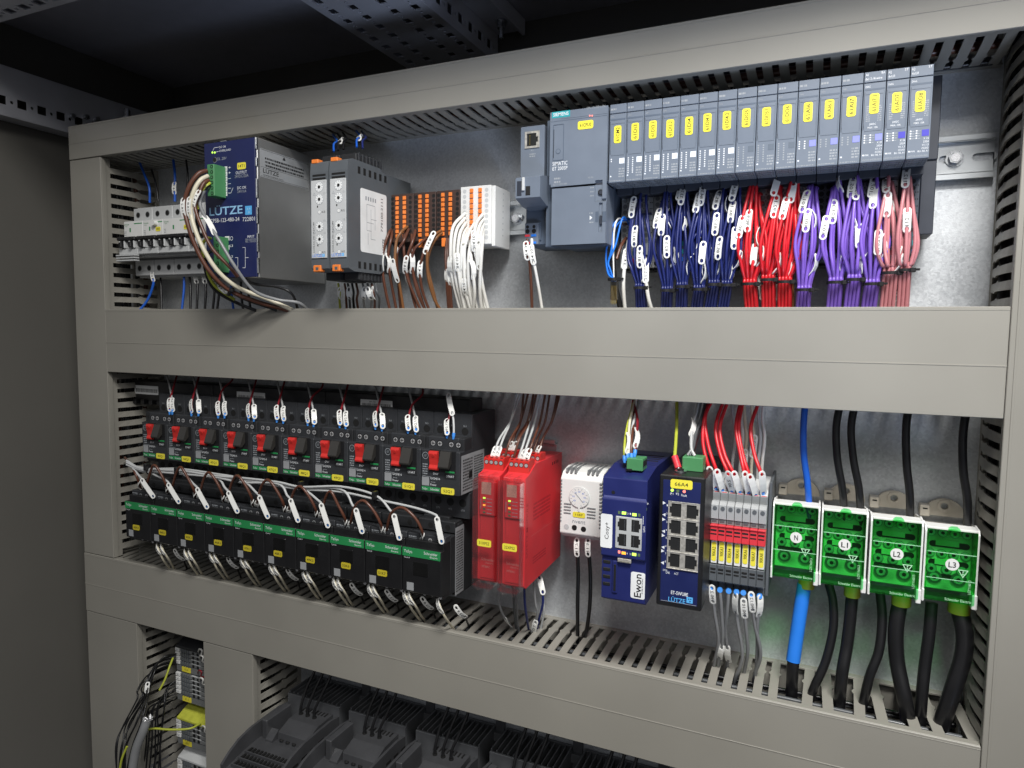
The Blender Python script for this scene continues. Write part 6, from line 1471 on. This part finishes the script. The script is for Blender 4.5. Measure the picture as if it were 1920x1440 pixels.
lb = [(1447, 1535), (1539, 1626), (1632, 1731), (1735, 1838)]
lt = [(1490, 950), (1582, 962), (1680, 978), (1785, 996)]; lbm = [(1490, 1086), (1580, 1100), (1676, 1118), (1780, 1130)]
LB = []
for i, ((ua, ub), t, bm_, tx) in enumerate(zip(lb, lt, lbm, ('N', 'L1', 'L2', 'L3'))):
    xl = P(ua, 1010, ly).x; xr = P(ub, 1030, ly).x; zt = P(*t, ly).z; zb = P(*bm_, ly).z; LB.append((xl, xr, zt, zb))
    lblock(i, xl, xr, zt, zb, tx, None)
G = 'heavy cables of the green covered distribution blocks'
wire(pw([(1512, 740, -40), (1507, 790, -44), (1507, 850, -46), (1514, 905, -46), (1517, 955, -44), (1517, 975, -42)]), 2.7, 'blue', 'blue cable running down into the block marked N', G, n=14)
for i, (l, lab) in enumerate(((((1578, 745), (1568, 800), (1570, 860), (1580, 920), (1583, 975)), 'left black cable entering the block marked L1 from above'), (((1606, 745), (1596, 800), (1600, 860), (1611, 920), (1614, 985)), 'right black cable entering the block marked L1 from above'), (((1707, 750), (1699, 800), (1700, 870), (1706, 930), (1706, 995)), 'black cable entering the block marked L2 from above'), (((1816, 750), (1806, 810), (1806, 880), (1814, 940), (1813, 1010)), 'black cable entering the block marked L3 from above'))):
    wire([P(u, v, y) for (u, v), y in zip(l, (-40, -44, -46, -46, -42))], 3.0, 'black', lab, G, n=14)
cab = [('bright', 5.7, [(1508, 1095, -44), (1503, 1130, -46), (1494, 1190, -50), (1487, 1240, -54)], 'thick bright blue sleeve on the cable below the block marked N', 16),
       ('black', 4.9, [(1488, 1232, -54), (1486, 1262, -54), (1484, 1310, -50), (1484, 1350, -44)], 'black end of the cable below the bright blue sleeve', 16),
       ('black', 3.6, [(1554, 1095, -38), (1562, 1130, -40), (1562, 1180, -44), (1548, 1240, -50), (1526, 1290, -54), (1514, 1330, -50)], 'black cable curving left below the block marked L1', 14),
       ('black', 4.8, [(1598, 1110, -44), (1594, 1160, -46), (1588, 1210, -50), (1578, 1270, -56), (1572, 1340, -52)], 'thick shiny black cable with yellow collar below the block L1', 16),
       ('black', 3.7, [(1650, 1110, -38), (1654, 1160, -42), (1648, 1220, -48), (1630, 1270, -52), (1616, 1330, -50)], 'black cable curving left below the block marked L2', 14),
       ('black', 5.8, [(1688, 1125, -44), (1680, 1180, -48), (1682, 1240, -52), (1696, 1310, -58), (1706, 1370, -54)], 'thickest black cable below the block marked L2', 16),
       ('black', 4.5, [(1747, 1130, -42), (1742, 1190, -46), (1734, 1250, -50), (1728, 1310, -54), (1724, 1370, -50)], 'black cable hanging straight below the block marked L3', 16),
       ('black', 6.2, [(1797, 1140, -44), (1808, 1185, -48), (1806, 1230, -52), (1788, 1290, -56), (1768, 1350, -56), (1758, 1390, -50)], 'thickest black cable bulging right below the block marked L3', 18)]
for c, r, p, lab, n_ in cab: wire(pw(p), r, c, lab, G, n=n_, seg=10)
for u, v, r, s_ in ((1512, 1094, 6.6, 'N'), (1598, 1110, 6.4, 'L1'), (1690, 1126, 7.2, 'L2'), (1798, 1140, 7.8, 'L3')):
    q = P(u, v, -44); b = MB(); b.cyl((q.x, q.y, q.z-3.5), (q.x, q.y, q.z+6), r, brs, n=20)
    tag(b.build('cable_collar', None, tuple(q)), 'yellow collar on the cable entering the block marked %s from below' % s_, 'collar', 'yellow collars under the distribution blocks')
# ================================================================== lower row
# vertical stacks of small terminals at the lower left
tg = mat('terminal_grey', (.16, .165, .165), .5, var=.08)
def tstack(u0, v0, u1, v1, n, label, cap=None, txt='X1', y=-56):
    a = P(u0, v0, y); c = P(u1, v0, y); d = P(u0, v1, y); X0, X1, Z1, Z0 = a.x, c.x, a.z, d.z
    root = thing('terminal_stack', ((X0+X1)/2, -8, (Z0+Z1)/2), label, 'terminal block', 'small terminal stacks at the lower left')
    b = MB(); dz = (Z1-Z0)/n
    for i in range(n):
        z = Z1-dz*i; b.box(X0+1, X1+14, y+2, -8, z-dz+.3, z, tg, .4); b.box(X0+10, X1+10, y, y+4, z-dz+.8, z-.6, tg, .5)
        for k in range(4): b.box(X0+13+k*4, X0+14.6+k*4, y-1.0, y+1, z-dz+.5, z-.2, dgr, .2)
    b.build('housing', root)
    b = MB()
    for i in range(n): z = Z1-dz*i; b.box(X0+1.5, X0+9, y-.5, y+2.5, z-dz+.6, z-.5, wht, .4); b.box(X0+4.6, X0+6, y-.6, y-.4, z-dz*.62, z-dz*.4, txg, .02)
    b.build('marker_strip', root)
    b = MB()
    for i in range(n):
        z = Z1-dz*(i+.5); b.cyl((X0+34, y+.5, z), (X0+34, y-.2, z), dz*.36, hole, n=12); b.cyl((X0+42, y+.5, z), (X0+42, y-.2, z), dz*.36, hole, n=12); b.box(X0+30, X0+46, y-.1, y+2, z+dz*.42, z+dz*.5, lgr, .1)
    b.build('wire_entries', root)
    b = MB(); b.box(X0+2, X1+12, y+1, -8, Z0-9, Z0-.4, tg, .4); b.build('end_bracket', root)
    b = MB(); plate(b, X0+12, X0+28, y+.9, Z0-8.4, Z0-1.6, yel, .8, .3); b.ft(txt, X0+20, y+.6, Z0-5, 2.8, txk, w=6.5, center=True); b.build('yellow_tag', root)
    if cap: b = MB(); b.prism([(-8, 0), (y-1, 0), (y-1, 3), (-40, 12), (-8, 12)], (X0+4, 0, Z1), (0, 1, 0), (0, 0, 1), (1, 0, 0), X1-X0+8, cap); b.build('top_cap', root, bevel=.6)
    return root
ygp = mat('yellow_green_plastic', (.50, .52, .06), .45, var=.12, vs=150)
tstack(327, 1212, 379, 1243, 4, 'upper stack of grey terminals with a yellow tag, beside the black wires', dkm, 'X1.0')
tstack(328, 1258, 380, 1298, 5, 'middle stack of grey terminals with white marker strip', None, 'X1.1')
tstack(329, 1346, 381, 1380, 4, 'lower stack of terminals with a yellow and green cap', ygp, 'X2.1')
tstack(331, 1420, 383, 1460, 4, 'bottom stack of terminals cut by the photo edge', lgr, 'X3')
for i in range(9):
    a = 335-i*1.2; y0 = -70+i*2.5
    j = lambda a: random.uniform(-a, a)
    wire([P(330, 1226+i*2.2, -58), P(306-i*3+j(4), 1232+i*4, -74), P(288-i*3+j(7), 1262+i*4, -88+j(6)), P(276-i*1.5+j(7), 1310, -98+j(8)), P(266-i*5+j(5), 1350+i*2, -108+j(6)), P(250-i*4+j(6), 1400, -116), P(238-i*2.5+j(4), 1460, -120)], .95, 'black', 'thin black wire in the fan at the lower left', 'thin black wires fanning from the terminal stacks', name='control_cable', cat='cable', mk=[(.42, '', (.5, -1, 0), 13, .5)] if i == 2 else None)
for i in range(7):
    wire([P(330, 1275+i*5, -56), P(312+random.uniform(-5,5), 1290+i*4, -66), P(308-i*5+random.uniform(-6,6), 1330, -76), P(306-i*4+random.uniform(-8,8), 1390, -78), P(302-i*6, 1460, -80)], 1.0, 'black', 'black wire hanging in front of the slots beside the terminal stacks', 'black wires hanging beside the terminal stacks', name='control_cable', cat='cable')
wire(pw([(276, 1350, -112), (268, 1372, -116), (254, 1410, -120), (245, 1470, -122)]), 5.2, 'grey', 'thick grey cable sheath rising from the bottom edge', 'grey cable', n=16)
b = MB(); q = P(277, 1348, -112)
for k in range(30):
    t = random.uniform(0, 6.28); b.cyl(q+Vector((3*math.cos(t), 3*math.sin(t), -2)), q+Vector((6*math.cos(t+.5), 6*math.sin(t+.5), random.uniform(-1, 3))), .35, scr, n=5)
tag(b.build('shield_braid', None, tuple(q)), 'frayed metal braid at the top of the thick grey cable', 'braid')
wire(pw([(325, 1232, -60), (318, 1250, -70), (309, 1275, -78), (299, 1294, -84)]), 1.3, 'yg', 'short yellow green wire beside the upper terminal stack', 'yellow green wires at the lower left')
wire(pw([(376, 1356, -58), (356, 1366, -72), (320, 1368, -84), (292, 1366, -92), (276, 1368, -98)]), 1.4, 'yg', 'yellow green wire crossing to the lower terminal stack', 'yellow green wires at the lower left')
wire(pw([(238, 1400, -122), (228, 1425, -124), (222, 1460, -124)]), 1.4, 'yg', 'yellow green wire at the bottom edge by the grey cable', 'yellow green wires at the lower left')
for i, (u, v) in enumerate(((372, 1222), (374, 1234), (371, 1262), (374, 1276), (378, 1366))):
    wire(pw([(u, v, -57), (u+2, v-5, -64), (u+7, v-2, -66), (u+6, v+6, -64), (u+12, v+8, -60)]), 1.1, 'white' if i != 2 else 'dred', '%s wire loop at the right of the terminal stacks' % ('small white' if i != 2 else 'small dark red'), 'small wire loops at the terminal stacks')

# frequency converters
dm = mat('drive_plastic', (.052, .053, .057), .36, var=.1, bump=.05, speck=.05)
hs = mat('drive_heatsink', (.15, .155, .165), .45, .5, var=.15)
NAMEL = ['first black drive from the left with a teal badge and yellow sticker', 'second black drive from the left', 'third black drive from the left, mostly cut by the photo edge', 'fourth drive, with heatsink under the lower duct', 'fifth drive, only its heatsink fins and cables showing', 'sixth drive at the right end, mostly hidden by the lower duct']
X0 = -250-78; W = 78
proto = thing('frequency_drive', (X0+W/2, 0, -540), 'x', 'drive', 'black frequency drives in the lowest row')
b = MB()
b.box(X0, X0+W, -47, -44, -640, -486, hs, .4); b.box(X0, X0+1.6, -44, -4, -640, -484, hs, .3); b.box(X0+W-1.6, X0+W, -44, -4, -640, -484, hs, .3); b.box(X0, X0+W, -4, -1, -640, -484, hs, .3)
for k in range(11): b.box(X0+6.4+k*6.4, X0+7.7+k*6.4, -44, -4, -640, -484.5, hs, .3)
b.build('heatsink', proto)
b = MB(); b.box(X0+W, X0+W+11, -3.2, -.2, -560, -478, hs, .3); b.box(X0+W-2, X0+W+11, -8, -3.2, -500, -490, hs, .4); hexbolt(b, (X0+W+5, -3.2, -496), (0, -1, 0), 3, 3, 5); b.build('mounting_bracket', proto)
prof = [(-47, -660), (-47, -497), (-62, -494.5), (-84, -495), (-108, -496), (-126, -500), (-140, -507), (-150, -513), (-151, -660)]
b = MB(); b.prism([(-47, -660), (-47, -516), (-100, -514), (-120, -516), (-149, -522), (-149, -660)], (X0+2, 0, 0), (0, 1, 0), (0, 0, 1), (1, 0, 0), W-4, dm); b.build('housing', proto)
pin = [(-47, -540), (-47, -497), (-62, -494.5), (-84, -495), (-108, -496), (-126, -500), (-140, -507), (-151, -515), (-151, -540)]
for xx in (X0, X0+W-3):
    b = MB(); b.prism(pin, (xx, 0, 0), (0, 1, 0), (0, 0, 1), (1, 0, 0), 3, dm); b.build('side_cheek', proto, bevel=.6)
b = MB(); b.box(X0+3, X0+W-3, -152, -148, -660, -519, dm, 1)
b.build('front_cover', proto)
b = MB()
for r in range(3):
    y = -142+r*10
    for k in range(12): b.box(X0+9+k*5, X0+11.6+k*5, y, y+7.5, -520.5+r*2.1, -517+r*1.5, hole, .1)
    b.box(X0+7, X0+W-8, y-1.4, y-.2, -521+r*2, -516.6+r*1.5, dm, .2)
b.build('vent_slots', proto)
b = MB(); b.prism([(-47, -520), (-47, -496), (-74, -497), (-92, -504), (-94, -520)], (X0+27, 0, 0), (0, 1, 0), (0, 0, 1), (1, 0, 0), 42, dm)
b.prism([(-88, -520), (-88, -504), (-99, -512), (-100, -520)], (X0+14, 0, 0), (0, 1, 0), (0, 0, 1), (1, 0, 0), 10, dm)
b.box(X0+6, X0+14, -96, -56, -516, -492, dm, .8)
b.build('terminal_cover', proto, bevel=.5)
b = MB()
for k in range(3):
    b.cyl((X0+34+k*10, -62, -495), (X0+34+k*10, -62, -496.9), 2.6, hole, n=14)
    b.cyl((X0+33+k*9, -92.7, -511), (X0+33+k*9, -93.5, -512.5), 2.6, hole, n=14)
    b.ft(('L1', 'L2/N', 'L3')[k], X0+31+k*12, -88.2, -505, 3, dgr, w=5+2*(k == 1))
for k in range(8): b.box(X0+30+k*4.6, X0+31.8+k*4.6, -56, -49, -496.6, -495.6, hole, .1)
b.build('cable_openings', proto)
b = MB()
for t in range(7):
    a = t*.2; y = -140+t*14; z = -509+t*1.6-(t > 4)*(t-4)*2
    b.box(X0+W-.1, X0+W+.25, y, y+9, z-7, z-4, hole, .1); b.box(X0+W-.1, X0+W+.25, y, y+9, z-12, z-9.5, hole, .1)
b.build('side_vents', proto)
dr = [proto]+[copy_thing(proto, 91.5*i) for i in range(1, 6)]
for i, r in enumerate(dr): r['label'] = NAMEL[i]
b = MB(); b.ft('SIEMENS', X0+11, -152.1, -525, 3.4, txw, w=14.5); b.box(X0+9.5, X0+27, -152.15, -151.9, -526.4, -520.6, teal, .05); b.build('badge', dr[0])
b = MB(); plate(b, X0+.2, X0+12, -151.9, -535.5, -526.8, yel, 1.4, .5); b.ft('49KLT1', X0+6, -152.4, -531.3, 3, txk, w=8.5, center=True); b.build('sticker', dr[0])
for i in range(6):
    for k in range(3):
        xx = X0+91.5*i+34+k*10
        wire([Vector((xx, -62, -497)), Vector((xx+.5, -62, -486)), Vector((xx+3+k*2, -56, -468)), Vector((xx+8+k*2, -46, -448)), Vector((xx+12, -38, -425)), Vector((xx+12, -36, -410))], 1.7, 'black', 'black wire curving into the top of the %s drive' % ['first', 'second', 'third', 'fourth', 'fifth', 'sixth'][i], 'black wires above the drives', n=8, name='power_cable', cat='power cable')
b = MB()
for pts, r, c, lab, g in FILL: b.tube(spline(pts, 5), r, WM[c], 7)
o = b.build('duct_cables'); tag(o, 'dark mass of cables lying inside the cable ducts, glimpsed through their slots', 'cables'); o['kind'] = 'stuff'
for o in SC.objects:
    if '_o' in o: del o['_o']
